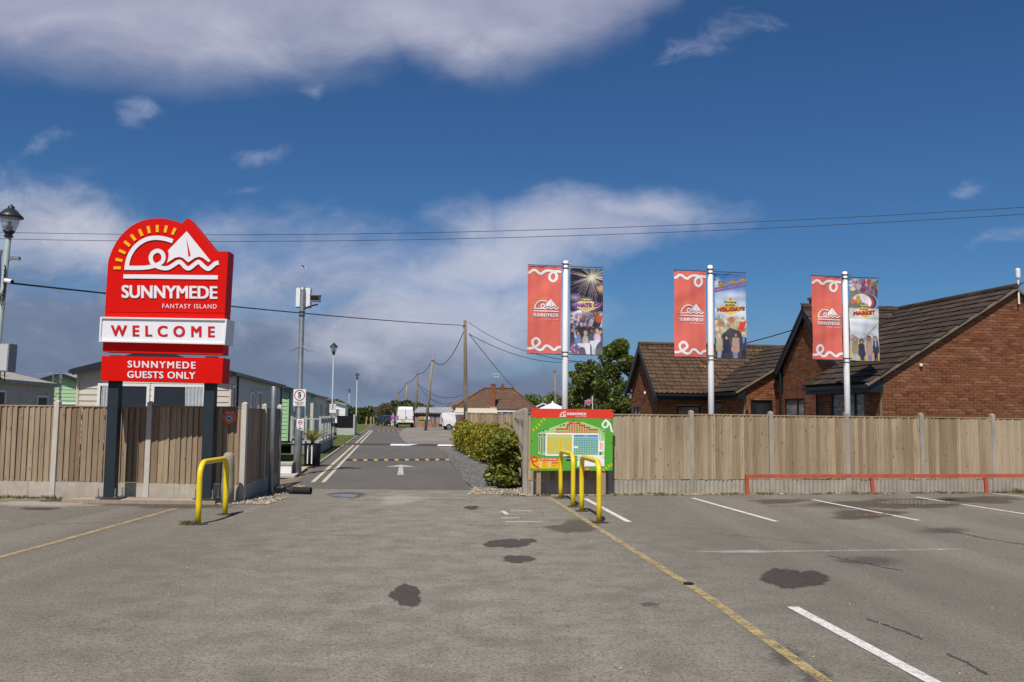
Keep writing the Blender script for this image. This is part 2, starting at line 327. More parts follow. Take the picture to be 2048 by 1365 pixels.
def leafmat(name, c0, c1, c2, trans=.25, gloss=.45):
    m, t, b, o = base_mat(name); r = pick(t)
    cc = t.ramp(r, [(0.0, c0), (.5, c1), (.88, c1), (1.0, c2)])
    t.put(b.inputs['Base Color'], cc); b.inputs['Roughness'].default_value = gloss; b.inputs['Specular IOR Level'].default_value = .35
    tl = t.n.new('ShaderNodeBsdfTranslucent'); t.put(tl.inputs[0], cc); mx = t.n.new('ShaderNodeMixShader'); mx.inputs[0].default_value = trans
    t.l.new(b.outputs[0], mx.inputs[1]); t.l.new(tl.outputs[0], mx.inputs[2]); t.l.new(mx.outputs[0], o.inputs[0]); return m
M_laurel = leafmat('laurel leaves', (.16, .18, .016), (.29, .28, .024), (.78, .56, .04)); M_laurel2 = leafmat('glossy laurel leaves', (.09, .125, .02), (.19, .21, .03), (.56, .48, .06))
M_tree = leafmat('tree leaves', (.075, .11, .02), (.15, .185, .034), (.23, .26, .055), .38); M_far = leafmat('hedgerow leaves', (.035, .052, .01), (.075, .092, .016), (.12, .125, .028), .15, .7)
M_palm = leafmat('palm fronds', (.14, .15, .03), (.26, .25, .05), (.46, .38, .12)); M_blade = leafmat('grass blades', (.05, .07, .018), (.10, .115, .03), (.26, .22, .09), .2, .7)
M_bark = wood('bark', (.07, .055, .04), (.12, .095, .07))
def brickmat(name, c0, c1, c2):
    m, t, b, o = base_mat(name); r = pick(t); p = pos(t)
    cc = t.ramp(r, [(0, c0), (.3, c1), (.7, c1), (1, c2)]); n = t.noise(p, 30, 5, .7)
    cc = t.mix(t.math('MULTIPLY', t.step(n, .45, .75), .35), cc, tuple(x * .5 for x in c0)); cc = t.mix(t.math('MULTIPLY', t.step(t.noise(p, 1.1, 5, .6), .55, .8), .25), cc, (.30, .20, .15))
    t.put(b.inputs['Base Color'], cc); b.inputs['Roughness'].default_value = .9; b.inputs['Specular IOR Level'].default_value = .2; bump(t, b, n, .4, .004); return m
M_brick = brickmat('brick', (.13, .045, .022), (.205, .078, .036), (.27, .125, .062)); M_mortar = concrete('mortar', (.42, .31, .20), .10, .2)
M_tile = brickmat('concrete roof tile', (.034, .024, .018), (.054, .039, .029), (.082, .060, .045))
def lichen(m, c, lo, hi, sc, amt, spot=0.0):
    t = NT(m.node_tree); b = next(n for n in t.n if n.type == 'BSDF_PRINCIPLED'); s = b.inputs['Base Color'].links[0].from_socket; p = pos(t)
    f = t.math('MULTIPLY', t.step(t.noise(p, sc, 8, .72), lo, hi), amt); t.put(b.inputs['Base Color'], t.mix(f, s, c))
lichen(M_tile, (.34, .30, .25), .66, .72, 9.0, .8)
M_tile_l = brickmat('brown pantile', (.070, .042, .027), (.100, .061, .039), (.13, .082, .053)); lichen(M_tile_l, (.36, .20, .03), .60, .70, 2.6, .7)
M_red = paint('sign red', (.66, .0065, .003), .5, .04, spec=.12); M_white = paint('white paint', (.78, .78, .77), .45, .04); M_whitep = paint('white panel', (.80, .80, .82), .35, .02)
M_ray = paint('sign yellow', lin('f6b200'), .5, .03); M_slate = paint('slate grey steel', (.022, .031, .040), .5, .1, spec=.25); M_yellow = paint('yellow powder coat', (.80, .58, .012), .42, .08, 6, dirt=.3)
M_galv = paint('galvanised steel', (.30, .32, .33), .45, .18, 6, .6); M_grey = paint('grey plastic', (.30, .31, .31), .5, .08); M_black = paint('black plastic', (.012, .012, .014), .5, .2, spec=.2)
M_dark = paint('dark trim', (.018, .022, .028), .4, .15); M_pole = paint('white pole', (.84, .84, .82), .4, .04); M_lamp = paint('pale green lamp column', (.32, .38, .35), .5, .1, dirt=.15)
M_steel = paint('steel clamps', (.14, .145, .15), .35, .1, 8, .8); M_wire = paint('cable', (.012, .012, .013), .6, .1)
M_cream = paint('cream cladding', (.58, .53, .44), .55, .05, dirt=.06); M_cream2 = paint('weathered cream cladding', (.50, .48, .42), .6, .08, dirt=.2); M_green = paint('pale green cladding', (.33, .52, .30), .55, .05, dirt=.05)
M_roofgrey = paint('grey roof sheet', (.10, .10, .10), .6, .2, 5); M_roofpale = paint('pale roof sheet', (.34, .31, .26), .7, .2, 3, dirt=.3); M_curt = paint('curtain', (.42, .46, .48), .9, .15, 9)
M_orange = paint('orange sign', (.70, .12, .03), .4, .08); M_rubber = paint('rubber', (.028, .027, .026), .8, .2, 20); M_amber = paint('amber block', (.46, .28, .06), .7, .2, 20, dirt=.5)
M_plast = paint('fascia black', (.012, .016, .02), .35, .2); M_rusty = paint('weathered red rail', (.44, .095, .05), .65, .2, 5, dirt=.5)
def glassm(name, c=(.02, .025, .03), rough=.05):
    m, t, b, o = base_mat(name); t.put(b.inputs['Base Color'], c); b.inputs['Roughness'].default_value = rough; b.inputs['Specular IOR Level'].default_value = .8; return m
M_glass = glassm('dark window glass'); M_glass_p = glassm('pale window glass', (.20, .22, .24), .08)
def clear_glass():
    m, t, b, o = base_mat('lantern glass'); t.put(b.inputs['Base Color'], (.55, .58, .62)); b.inputs['Roughness'].default_value = .12
    tr = t.n.new('ShaderNodeBsdfTransparent'); mx = t.n.new('ShaderNodeMixShader'); mx.inputs[0].default_value = .5; t.l.new(b.outputs[0], mx.inputs[1]); t.l.new(tr.outputs[0], mx.inputs[2]); t.l.new(mx.outputs[0], o.inputs[0]); return m
M_lantern = clear_glass()
def flat(name, hexc, rough=.55): return paint('print ' + name, lin(hexc), rough, .03, 8)

# ================================================================== the ground
SITE = R(9.5)
FA = Vector((4.11, 20.6, 0)); FANG = R(10.4)                       # right fence: a post and its bearing
FDIR = Vector((math.cos(FANG), math.sin(FANG), 0)); FN = Vector((math.sin(FANG), -math.cos(FANG), 0))   # FN points at the car park
LC = Vector((-5.25, 17.8, 0)); LANG = R(-4.4); LDIR = Vector((math.cos(LANG), math.sin(LANG), 0))      # left fence corner
def structure(name, mb, m): o = mb.build(name, m); o['kind'] = 'structure'; return o
g = MB(); g.sheet([(-1500, -300, -.03), (1500, -300, -.03), (1500, 3000, -.03), (-1500, 3000, -.03)]); structure('ground', g, M_dirt)
g = MB(); g.sheet([(-60, -40, 0), (60, -40, 0), (60, 31.0, 0), FA + FDIR * 30 + FN * .42, FA - FDIR * 4.4 + FN * .42, (-.85, 21.3, 0), (-4.85, 21.1, 0), (-5.0, 18.8, 0), (-5.1, 17.55, 0), (-40, 20.1, 0)])
car_park = structure('car_park', g, M_park)
g = MB()
def road_l(Y): return -5.05 - .135 * (Y - 22.9)
def road_r(Y): return -1.22 - .109 * (Y - 23.9)
ys = [20.9, 24, 30, 36, 42, 48, 56, 66, 80, 100, 130, 180]
for a, b in zip(ys, ys[1:]): g.sheet([(road_l(a) - .35, a, .004), (road_r(a), a, .004), (road_r(b), b, .004), (road_l(b) - .35, b, .004)])
road = structure('road', g, M_road)
g = MB(); g.sheet([(-5.7, 51.0, .008), (20, 51.0, .008), (20, 118, .008), (-13.2, 118, .008), (-10.9, 88, .008), (-8.6, 70, .008), (-6.6, 56, .008)])
structure('far_car_park', g, M_park2)
g = MB()
for a, b in zip(ys[1:], ys[2:]):
    if a >= 30: g.sheet([(road_l(a) - 9, a, .05), (road_l(a) - .55, a, .02), (road_l(b) - .55, b, .02), (road_l(b) - 9, b, .05)])
g.sheet([(-40, 118, .02), (-9.7, 118, .02), (14, 120, .02), (30, 300, .02), (-90, 300, .02)])
structure('grass_verge', g, M_grass)
g = MB(); g.sheet([(-1.22, 23.9, .002), (-.85, 21.3, .002), (.5, 19.6, .002), (.4, 36, .002), (-2.4, 47.4, .002), (-3.47, 45, .002)]); structure('gravel_strip', g, concrete('grey chippings', (.15, .143, .135), .4, .2))
g = MB(); g.sheet([(-5.45, 17.7, .006), (-4.95, 17.75, .006), (-4.85, 21.1, .006), (-5.25, 22.6, .006), (-5.8, 24.6, .006), (-6.1, 21.6, .006)]); structure('bare_earth', g, M_dirt)
g = MB(); g.sheet([(-40, 20.0, .006), (-40, 19.3, .006), (-9.6, 17.3, .006), (-8.9, 17.6, .006), (-8.9, 18.05, .006)]); structure('earth_strip', g, M_dirt)
g = MB(); q = [FA - FDIR * 3.9 + FN * .44, FA + FDIR * 30 + FN * .44, FA + FDIR * 30 - FN * .4, FA - FDIR * 3.9 - FN * .4]; g.sheet([(p.x, p.y, .006) for p in q]); structure('gravel_bed', g, concrete('earth and pebbles', (.28, .21, .14), .35, .4))
# paving slabs beside the planter
pv = thing('paving', None, None); pv['kind'] = 'structure'
sm = MB().box(.004, .596, .004, .596, 0, .05).mesh('paving_slab', M_slab)
ed = Vector((-.135, 1, 0)).normalized()
for i in range(4):
    for j in range(7):
        p = Vector((-5.75, 24.2, 0)) + ed * (.6 * j) + Vector((-1, -.135, 0)) * (.6 * (i + 1)); link('paving_slab', sm, pv, (p.x, p.y, .0 + .004 * ((i * 7 + j) % 3)), math.atan2(.135, 1) * 1.0)
kerb = MB()
for a, b in zip(ys[2:-1], ys[3:]): kerb.add([(road_l(a) - .55, a, 0), (road_l(a) - .40, a, 0), (road_l(b) - .40, b, 0), (road_l(b) - .55, b, 0), (road_l(a) - .50, a, .022), (road_l(a) - .42, a, .022), (road_l(b) - .42, b, .022), (road_l(b) - .50, b, .022)], [(4, 5, 6, 7), (1, 2, 6, 5), (0, 1, 5, 4), (3, 0, 4, 7)])
structure('kerb', kerb, M_conc_rough)

def strip(name, m, pts, wd, z, parent):
    """painted line along ground points"""
    b = MB(); P = [Vector((p.x, p.y, z)) for p in pts]
    for p, q in zip(P, P[1:]):
        d = (q - p).normalized(); s = Vector((-d.y, d.x, 0)) * wd / 2; n = max(1, int((q - p).length / .6))
        for k in range(n):
            a = p + (q - p) * (k / n); c = p + (q - p) * ((k + 1) / n); b.sheet([a + s, a - s, c - s, c + s])
    return b.build(name, m, parent)
for p, q, wd in (((1170, 998), (1258, 1045), .1), ((1385, 997), (1553, 1044), .1), ((1625, 1000), (1838, 1042), .1), ((1832, 995), (2120, 1040), .1), ((1985, 988), (2180, 1005), .1), ((1585, 1215), (1930, 1400), .11)):
    strip('bay_line', M_wline, [G(*p), G(*q)], wd, .006, car_park)
strip('yellow_line', M_yline, [G(1100, 996), G(1200, 1060), G(1400, 1185), G(1700, 1400)], .10, .006, car_park)
strip('yellow_line', M_yline, [G(352, 1018), G(120, 1083), G(-200, 1170)], .10, .006, car_park)
strip('faded_line', M_wfaint, [G(1395, 1105), G(1570, 1104), G(1920, 1100)], .11, .006, car_park)
for p, q in (((1003, 1037), (1040, 1037)), ((1015, 1030), (1005, 1023)), ((1022, 1023), (1064, 1023)), ((1012, 1045), (1085, 1045)), ((480, 1024), (505, 1024)), ((448, 1038), (470, 1038)), ((488, 1018), (508, 1018)), ((560, 1021), (574, 1021)), ((578, 1038), (594, 1036)), ((808, 1021), (820, 1022)), ((858, 1022), (868, 1023)), ((826, 1040), (834, 1041)), ((898, 1040), (912, 1041)), ((744, 1038), (756, 1037)), ((808, 1034), (814, 1034)), ((20, 1043), (-20, 1045))):
    strip('old_marking', M_wfaint if p[0] < 1000 else M_wline, [G(*p), G(*q)], .07 if p[0] > 1000 else .12, .006, car_park)
strip('double_line', M_dline, [Vector((road_l(Y) + .08, Y, 0)) for Y in (22.7, 40, 60, 90)], .10, .009, road)
strip('double_line', M_dline, [Vector((road_l(Y) + .34, Y, 0)) for Y in (22.7, 40, 60, 90)], .10, .009, road)
def blotch(name, m, cx, cy, rx, ry, z, parent, seed=0, jag=.22, n=48, pts=None):
    """irregular patch: centre and half-sizes given in photo pixels on the ground"""
    r = random.Random(seed); ph = [r.uniform(0, 6.28) for _ in range(6)]; P = []
    for k in range(n):
        t = 2 * math.pi * k / n; rr = 1 + jag * (math.sin(2 * t + ph[0]) * .5 + math.sin(3 * t + ph[1]) * .45 + math.sin(5 * t + ph[2]) * .3 + math.sin(9 * t + ph[3]) * .16 + math.sin(17 * t + ph[4]) * .12) + r.uniform(-.05, .05)
        p = G(cx + rx * rr * math.cos(t), cy - ry * rr * math.sin(t)); P.append((p.x, p.y, z))
    C = Vector(G(cx, cy)); rings = (.35, .72, 1.0, 1.28); V = [(C.x, C.y, z)]; fade = [1.25]
    for q in rings: V += [(C.x + (p[0] - C.x) * q, C.y + (p[1] - C.y) * q, z) for p in P]; fade += [(1.0 - (q - .35) / .93 * 1.0)] * n
    F = [(0, 1 + k, 1 + (k + 1) % n) for k in range(n)] + [(1 + i * n + k, 1 + (i + 1) * n + k, 1 + (i + 1) * n + (k + 1) % n, 1 + i * n + (k + 1) % n) for i in range(3) for k in range(n)]
    o = MB().add(V, F).build(name, m, parent); o.data.attributes.new('fade', 'FLOAT', 'POINT').data.foreach_set('value', np.array(fade, np.float32)); return o
for k, (cx, cy, rx, ry) in enumerate(((1012, 1088, 46, 11), (1036, 1119, 33, 10), (813, 1192, 38, 24), (943, 1016, 19, 4), (1586, 1158, 72, 24), (80, 1018, 40, 3.5), (110, 1001, 42, 4.5))):
    blotch('tarmac_patch', M_patch, cx, cy, rx, ry, .004, car_park, k + 3)
blotch('tarmac_patch', M_patch, 1055, 1083, 20, 6, .0045, car_park, 31)
for k, (cx, cy, rx, ry) in enumerate(((1150, 1054, 64, 14), (1790, 1008, 150, 13), (1730, 1029, 80, 11), (1560, 1003, 70, 5), (1960, 1000, 110, 7), (340, 1010, 150, 9))):
    blotch('damp_stain', M_wet, cx, cy, rx, ry, .003, car_park, k + 20, .3)
for k, (cx, cy, rx, ry) in enumerate(((1300, 1210, 30, 8), (1572, 1312, 46, 30), (1630, 1355, 50, 30), (1890, 1062, 70, 9), (1740, 1122, 90, 12))):
    blotch('oil_stain', M_oil, cx, cy, rx, ry, .0035, car_park, k + 40, .15)
for k, (p, q, wd) in enumerate((((1850, 1056), (2060, 1094), .03), ((1655, 1112), (1800, 1142), .022), ((1668, 1122), (1790, 1133), .016), ((1735, 1238), (1840, 1280), .018), ((1895, 1308), (1975, 1350), .02), ((1535, 1013), (1760, 1018), .025), ((1548, 1285), (1655, 1372), .025), ((1560, 1300), (1640, 1350), .016), ((700, 1000), (1000, 998), .014), ((60, 1050), (330, 1042), .012), ((1420, 1068), (1640, 1088), .010))):
    r_ = random.Random(k); a_, c_ = G(*p), G(*q); n = 46; L_ = (c_ - a_).length; d_ = (c_ - a_).normalized(); s_ = Vector((-d_.y, d_.x, 0)); o_ = 0.0; b_ = MB(); pts = []
    for m_ in range(n + 1): o_ += r_.uniform(-1, 1) * L_ / n * .55; o_ *= .95; pts.append((a_ + (c_ - a_) * (m_ / n) + s_ * o_, wd * r_.uniform(.15, 1.2)))
    for (u_, w1), (v_, w2) in zip(pts, pts[1:]): b_.sheet([(u_.x + s_.x * w1, u_.y + s_.y * w1, .0032), (u_.x - s_.x * w1, u_.y - s_.y * w1, .0032), (v_.x - s_.x * w2, v_.y - s_.y * w2, .0032), (v_.x + s_.x * w2, v_.y + s_.y * w2, .0032)])
    b_.build('crack', M_damp, car_park)
for k, (cx, cy, rx, ry) in enumerate(((1490, 1104, 70, 5), (60, 1008, 110, 9), (800, 1000, 70, 14))):
    blotch('pale_scuff', M_pale, cx, cy, rx, ry, .0025, car_park, k + 60, .3)
blotch('concrete_patch', M_sandy_f, 250, 1006, 260, 9, .002, car_park, 71, .12)
blotch('puddle', M_water, 1835, 1006, 95, 5.5, .0075, car_park, 81, .25); blotch('puddle', M_water, 1745, 1031, 40, 4, .0075, car_park, 82, .25)
blotch('puddle', M_water, 690, 992, 32, 3.5, .0075, car_park, 83, .2)
blotch('damp_stain', M_wet, 695, 990, 48, 6, .004, car_park, 84, .2)
c = G(1377, 1170); lid = MB().lathe([(.055, 0), (.055, .012), (.045, .018)], 16).build('plastic_lid', M_black); lid.location = (c.x, c.y, .004); tag(lid, 'flat black plastic lid lying beside the yellow line', 'lid')
# arrow painted on the lane
a0 = G(801, 951); a1 = G(802, 934); ar = MB(); d = (a1 - a0).normalized(); s = Vector((d.y, -d.x, 0))
ar.sheet([(p.x, p.y, .009) for p in (a0 - s * .09, a0 + s * .09, a1 + s * .06, a1 - s * .06)])
tip = a1 + d * 1.0; ar.sheet([(p.x, p.y, .009) for p in (a1 - s * .45 - d * .1, a1 + s * .45 - d * .1, a1 + s * .45, tip, a1 - s * .45)]); ar.build('lane_arrow', M_arrow, road)
# rubber speed bumps: black and amber segments
def speed_bump(label, p, q, nseg, wd=.32, hgt=.05):
    p = Vector(p); q = Vector(q); L = (q - p).length; ang = math.atan2(q.y - p.y, q.x - p.x); t = thing('speed_bump', label, 'speed bump', p, ang, 'rubber speed bumps across the lane')
    w_ = L / nseg; prof = [(-wd / 2, 0), (-wd * .3, hgt * .75), (-wd * .1, hgt), (wd * .1, hgt), (wd * .3, hgt * .75), (wd / 2, 0)]
    def seg(m, a, b_, nm):
        b = MB(); n = len(prof); b.add([(a, y, z) for y, z in prof] + [(b_, y, z) for y, z in prof], [tuple(range(n)), tuple(range(2 * n - 1, n - 1, -1))] + [(i + 1, i, n + i, n + i + 1) for i in range(n - 1)]); return b.mesh(nm, m)
    mk, ma = seg(M_rubber, 0, w_ * .62, 'rubber_segment'), seg(M_amber, 0, w_ * .38 - .004, 'amber_segment')
    for k in range(nseg): link('rubber_segment', mk, t, (k * w_, 0, .004)); link('amber_segment', ma, t, (k * w_ + w_ * .62, 0, .004))
a, b = G(692, 922), G(897, 921); speed_bump('black rubber speed bump with amber blocks, in front of the painted arrow', (a.x, a.y, .004), (b.x, b.y, .004), 10)
a, b = G(748, 863), G(806, 862.5); speed_bump('far black speed bump with amber blocks near the large white van', (a.x, a.y, .004), (b.x, b.y, .004), 6)
hump = thing('speed_table', 'low dark road hump with white painted ramps across lane and car park mouth', 'road hump', (-5.5, 49.5, 0), R(0))
hb = MB(); hb.add([(-3.6, -.9, .006), (5.2, -.9, .006), (5.2, -.3, .07), (-3.6, -.3, .07), (5.2, .5, .07), (-3.6, .5, .07), (5.2, 1.2, .006), (-3.6, 1.2, .006)], [(0, 1, 2, 3), (3, 2, 4, 5), (5, 4, 6, 7), (1, 6, 4, 2), (0, 3, 5, 7)]); hb.build('ramp', M_damp, hump)
for x0, x1 in ((-1.0, -.05), (1.55, 2.5)): MB().sheet([(x0, -.88, .012), (x1, -.88, .012), (x1 - (.0 if x0 > 0 else -.5), -.3, .078), (x0, -.3, .078)]).build('white_triangle', M_white, hump)

# ================================================================== fences
def fence(label, origin, ang, posts, pitch, H, gh, wood_m, conc, ribbed, seed, first=True):
    """posts: list of distances along the run; front of the fence is local -y"""
    t = thing('close_board_fence', label, 'fence', origin, ang, 'close-board fences with concrete posts'); r = random.Random(seed)
    pm = MB(); pm.box(-.05, .05, -.05, .05, -.05, H - .03); pm.add([(-.05, -.05, H - .03), (.05, -.05, H - .03), (.05, .05, H - .03), (-.05, .05, H - .03), (0, 0, H)], [(0, 1, 4), (1, 2, 4), (2, 3, 4), (3, 0, 4)]); pm = pm.mesh('post', conc)
    bt = H - .12
    bms = []
    for k in range(3):                                   # feather-edge boards: thin on one edge, thick on the other
        b = MB(); w2 = pitch + .022; th = (.028, .032, .037)[k]; b.add([(0, 0, 0), (w2, -th, 0), (w2, -th + .007, 0), (0, .006, 0), (0, 0, 1), (w2, -th, 1), (w2, -th + .007, 1), (0, .006, 1)], [(0, 3, 2, 1), (4, 5, 6, 7), (0, 1, 5, 4), (1, 2, 6, 5), (2, 3, 7, 6), (3, 0, 4, 7)]); bms.append(b.mesh('board', wood_m))
    for i, x in enumerate(posts):
        if i == 0 and not first: continue
        o = link('post', pm, t, (x, 0, 0)); o.rotation_euler = (r.uniform(-.008, .008), r.uniform(-.008, .008), 0)
    for i in range(len(posts) - 1):
        x0, x1 = posts[i] + .051, posts[i + 1] - .051; gb = MB()
        if ribbed:
            n = int((x1 - x0) / .018); vs = []
            for k in range(n + 1):
                x = x0 + (x1 - x0) * k / n; y = -.018 - .011 * math.sin((x - x0) / .105 * 2 * math.pi); vs += [(x, y, -.05), (x, y, gh)]
            gb.add(vs, [(2 * k, 2 * k + 2, 2 * k + 3, 2 * k + 1) for k in range(n)]); gb.box(x0, x1, -.006, .025, -.05, gh - .001)
        else: gb.box(x0, x1, -.022, .025, -.05, gh)
        gb.build('gravel_board', M_conc_base if conc is M_conc_pale else conc, t)
        bt = H - .12 + r.uniform(-.022, .012); lift = gh + r.uniform(.0, .02); p = MB(); p.box(x0, x1, .008, .045, bt - .26, bt - .16); p.box(x0, x1, .008, .045, .95, 1.05); p.box(x0, x1, .008, .045, lift + .12, lift + .22); p.box(x0, x1, -.034, .03, bt, bt + .024)
        p = p.build('panel', wood_m, t); x = x0
        while x < x1 - .05:
            z0 = lift + r.uniform(-.006, .012); o = link('board', r.choice(bms), p, (x, 0, z0), None, (min(1, (x1 - x) / (pitch + .022)), r.uniform(.75, 1.2), bt - z0)); o.rotation_euler = (r.uniform(-.004, .004), r.uniform(-.005, .005), r.uniform(-.03, .02)); x += pitch * r.uniform(.93, 1.06)
    return t
RP = [k * 1.93 for k in range(-2, 8)]
fence('long weathered timber fence with grey ribbed gravel boards in front of the brick house', FA, FANG, RP, .098, 1.89, .31, M_fence, M_conc, True, 3)
lf0 = LC - LDIR * 7.72
fence('timber fence with pale concrete posts behind the red welcome sign', lf0, LANG, [0, 1.93, 3.86, 5.79, 7.72], .118, 1.94, .32, M_fence_l, M_conc_pale, False, 5)
sd = Vector((-.30, 3.86, 0)); sa = math.atan2(sd.y, sd.x)
fence('shaded timber fence running back from the corner post beside the lane', LC, sa, [0, 1.93, 3.86], .118, 1.93, .32, M_fence_l, M_conc_pale, False, 6, False)
# return fence behind the hedge and the short fence across at its far end
r0 = FA - FDIR * 3.86; r1 = Vector((.2, 46, 0)); ra = math.atan2(r1.y - r0.y, r1.x - r0.x); n_ = 8
fence('grey timber fence running back behind the laurel hedge', r0, ra, [2.0 * k for k in range(14)], .13, 1.9, .3, M_fence, M_conc, False, 9, False)
fence('far timber fence beyond the hedge below the bungalow', (-2.27, 46.0, 0), 0, [0, 1.8, 2.4], .12, 1.9, .3, M_fence, M_conc, False, 11)
# low red knee rail in front of the right fence
kr = thing('knee_rail', 'low weathered red timber rail on short posts along the right fence', 'rail', FA + FDIR * 1.18 + FN * .36, FANG)
MB().box(-.05, 12.6, -.03, .03, .37, .455).build('rail', M_rusty, kr)
for x in (0.0, 3.1, 6.05, 9.0, 12.0): o = MB().box(-.042, .042, -.026, .026, -.03, .372).build('post', M_rusty, kr); o.location = (x, .0, 0); o.rotation_euler = (0, R(random.uniform(-4, -1)), 0)

# ================================================================== lettering and logo
def text_data(body, bold=0.0, space=1.0):
    c = bpy.data.curves.new('lettering', 'FONT'); c.body = body; c.size = 1; c.offset = bold; c.space_character = space; c.resolution_u = 4
    o = bpy.data.objects.new('lettering', c); COL.objects.link(o); me = bpy.data.meshes.new_from_object(o)
    v = np.array([p.co[:2] for p in me.vertices]) if len(me.vertices) else np.zeros((0, 2)); f = [tuple(p.vertices) for p in me.polygons]
    bpy.data.objects.remove(o); bpy.data.curves.remove(c); bpy.data.meshes.remove(me); return v, f
_tc = {}
def letters(b, body, box, mapper, lift, mi=0, bold=.02, space=1.0, slant=0.0):
    """lettering stretched to a rectangle (x0,x1,ytop,ybottom) of a plan, laid on a surface by mapper(x, y, lift)"""
    k = (body, 0.0, space)
    if k not in _tc: _tc[k] = text_data(*k)
    v, f = _tc[k]; lo, hi = v.min(0), v.max(0); x0, x1, yt, yb = box; sx = (x1 - x0) / (hi[0] - lo[0] + 2 * bold); sy = (yt - yb) / (hi[1] - lo[1] + bold)
    for n, (ox, oy) in enumerate(((0, 0),) if bold < .008 else ((-1, -.5), (1, -.5), (-1, .5), (1, .5), (-.45, 0), (.45, 0), (0, 0))):
        P = [mapper(x0 + (p[0] - lo[0] + bold * (1 + ox)) * sx, yb + (p[1] - lo[1] + bold * (.5 + oy)) * sy + slant * (p[0] - lo[0]) / (hi[0] - lo[0]), lift + .0006 * n) for p in v]
        b.add(P, f, mi)
def word(parent, m, body, box, mapper, lift, bold=.02, space=1.0, slant=0.0):
    b = MB(); letters(b, body, box, mapper, lift, 0, bold, space, slant); return b.build('lettering', m, parent)
def crom(pts, k=6):
    P = [np.array(p, float) for p in pts]; out = []
    for i in range(len(P) - 1):
        p0, p1, p2, p3 = P[max(i - 1, 0)], P[i], P[i + 1], P[min(i + 2, len(P) - 1)]
        for j in range(k):
            t = j / k; out.append(.5 * ((2 * p1) + (-p0 + p2) * t + (2 * p0 - 5 * p1 + 4 * p2 - p3) * t * t + (-p0 + 3 * p1 - 3 * p2 + p3) * t ** 3))
    out.append(P[-1]); return out
def stroke(b, pts, wd, mapper, lift, mi=0, k=6, rise=.003):
    C = crom(pts, k); n = len(C); L = []; Rr = []
    for i, p in enumerate(C):
        d = C[min(i + 1, n - 1)] - C[max(i - 1, 0)]; d = d / (np.linalg.norm(d) + 1e-9); s = np.array((-d[1], d[0])) * wd / 2; z = lift + rise * i / n
        L.append(mapper(*(p + s), z)); Rr.append(mapper(*(p - s), z))
    b.add(L + Rr, [(i, i + 1, n + i + 1, n + i) for i in range(n - 1)], mi)
LOGO_ARC = [(352, 712), (358, 640), (372, 580), (400, 510), (450, 435), (520, 370), (600, 325), (680, 305), (760, 302), (850, 315), (950, 345)]
LOGO_WAVE = [(322, 690), (450, 692), (560, 690), (650, 680), (740, 655), (808, 615), (830, 560), (812, 500), (758, 470), (700, 490), (667, 540), (668, 590), (690, 635), (740, 670), (800, 690), (860, 698), (920, 680), (1020, 617), (1060, 628), (1110, 680), (1150, 700), (1190, 682), (1265, 622), (1300, 622), (1350, 672), (1408, 706), (1450, 680), (1500, 637), (1547, 624)]
LOGO_SAIL = [(1130, 215), (1440, 600), (1415, 620), (1390, 600), (1340, 562), (1290, 548), (1240, 562), (1150, 622), (1090, 570), (1040, 550), (980, 560), (875, 628), (895, 560), (898, 500), (885, 470)]
LOGO_SLIT = [(1126, 300), (1182, 528), (1155, 554), (1140, 420)]
def logo(mapper, lift, parts, mw, my, mr, parent, small=False, text=True):
    rays = MB()
    for x, y in ((227, 692), (252, 590), (292, 482), (355, 378), (435, 298), (533, 235), (637, 195), (748, 182), (858, 188), (962, 218)):
        d = np.array((x - 748., y - 692.)); d /= np.linalg.norm(d); s = np.array((-d[1], d[0])); c = np.array((x, y)); r = MB()
        Q = [c - d * 47 - s * 19, c + d * 47 - s * 19, c + d * 47 + s * 19, c - d * 47 + s * 19]
        if small: rays.sheet([mapper(*q, lift) for q in Q])
        else:
            r.add([mapper(*q, lift) for q in Q] + [mapper(*q, 0) for q in Q], [(0, 1, 2, 3), (1, 0, 4, 5), (2, 1, 5, 6), (3, 2, 6, 7), (0, 3, 7, 4)]); r.build('sun_ray', my, parent)
    if small: rays.build('sun_rays', my, parent)
    b = MB(); stroke(b, LOGO_ARC, 56, mapper, lift * 1.05); stroke(b, LOGO_WAVE, 54, mapper, lift, 0, 6, .004 if not small else .002); b.build('sun_and_wave', mw, parent)
    b = MB(); b.sheet([mapper(*q, lift * 1.1) for q in LOGO_SAIL]); b.build('sail', mw, parent)
    if mr: b = MB(); b.sheet([mapper(*q, lift * 1.1 + .003) for q in LOGO_SLIT]); b.build('sail_slit', mr, parent)
    b = MB(); stroke(b, [(308, 803), (700, 806), (1100, 811), (1534, 815)], 54, mapper, lift, 0, 5, .0); b.build('underline', mw, parent)
    if text:
        b = MB(); letters(b, 'SUNNYMEDE', (285, 1530, 915, 1085), mapper, lift, 0, .035, 1.0, 14 if not small else 0); b.build('lettering', mw, parent)
        b = MB(); letters(b, 'FANTASY ISLAND', (815, 1520, 1158, 1215), mapper, lift, 0, .006, 1.25, 6 if not small else 0); b.build('lettering', mw, parent)

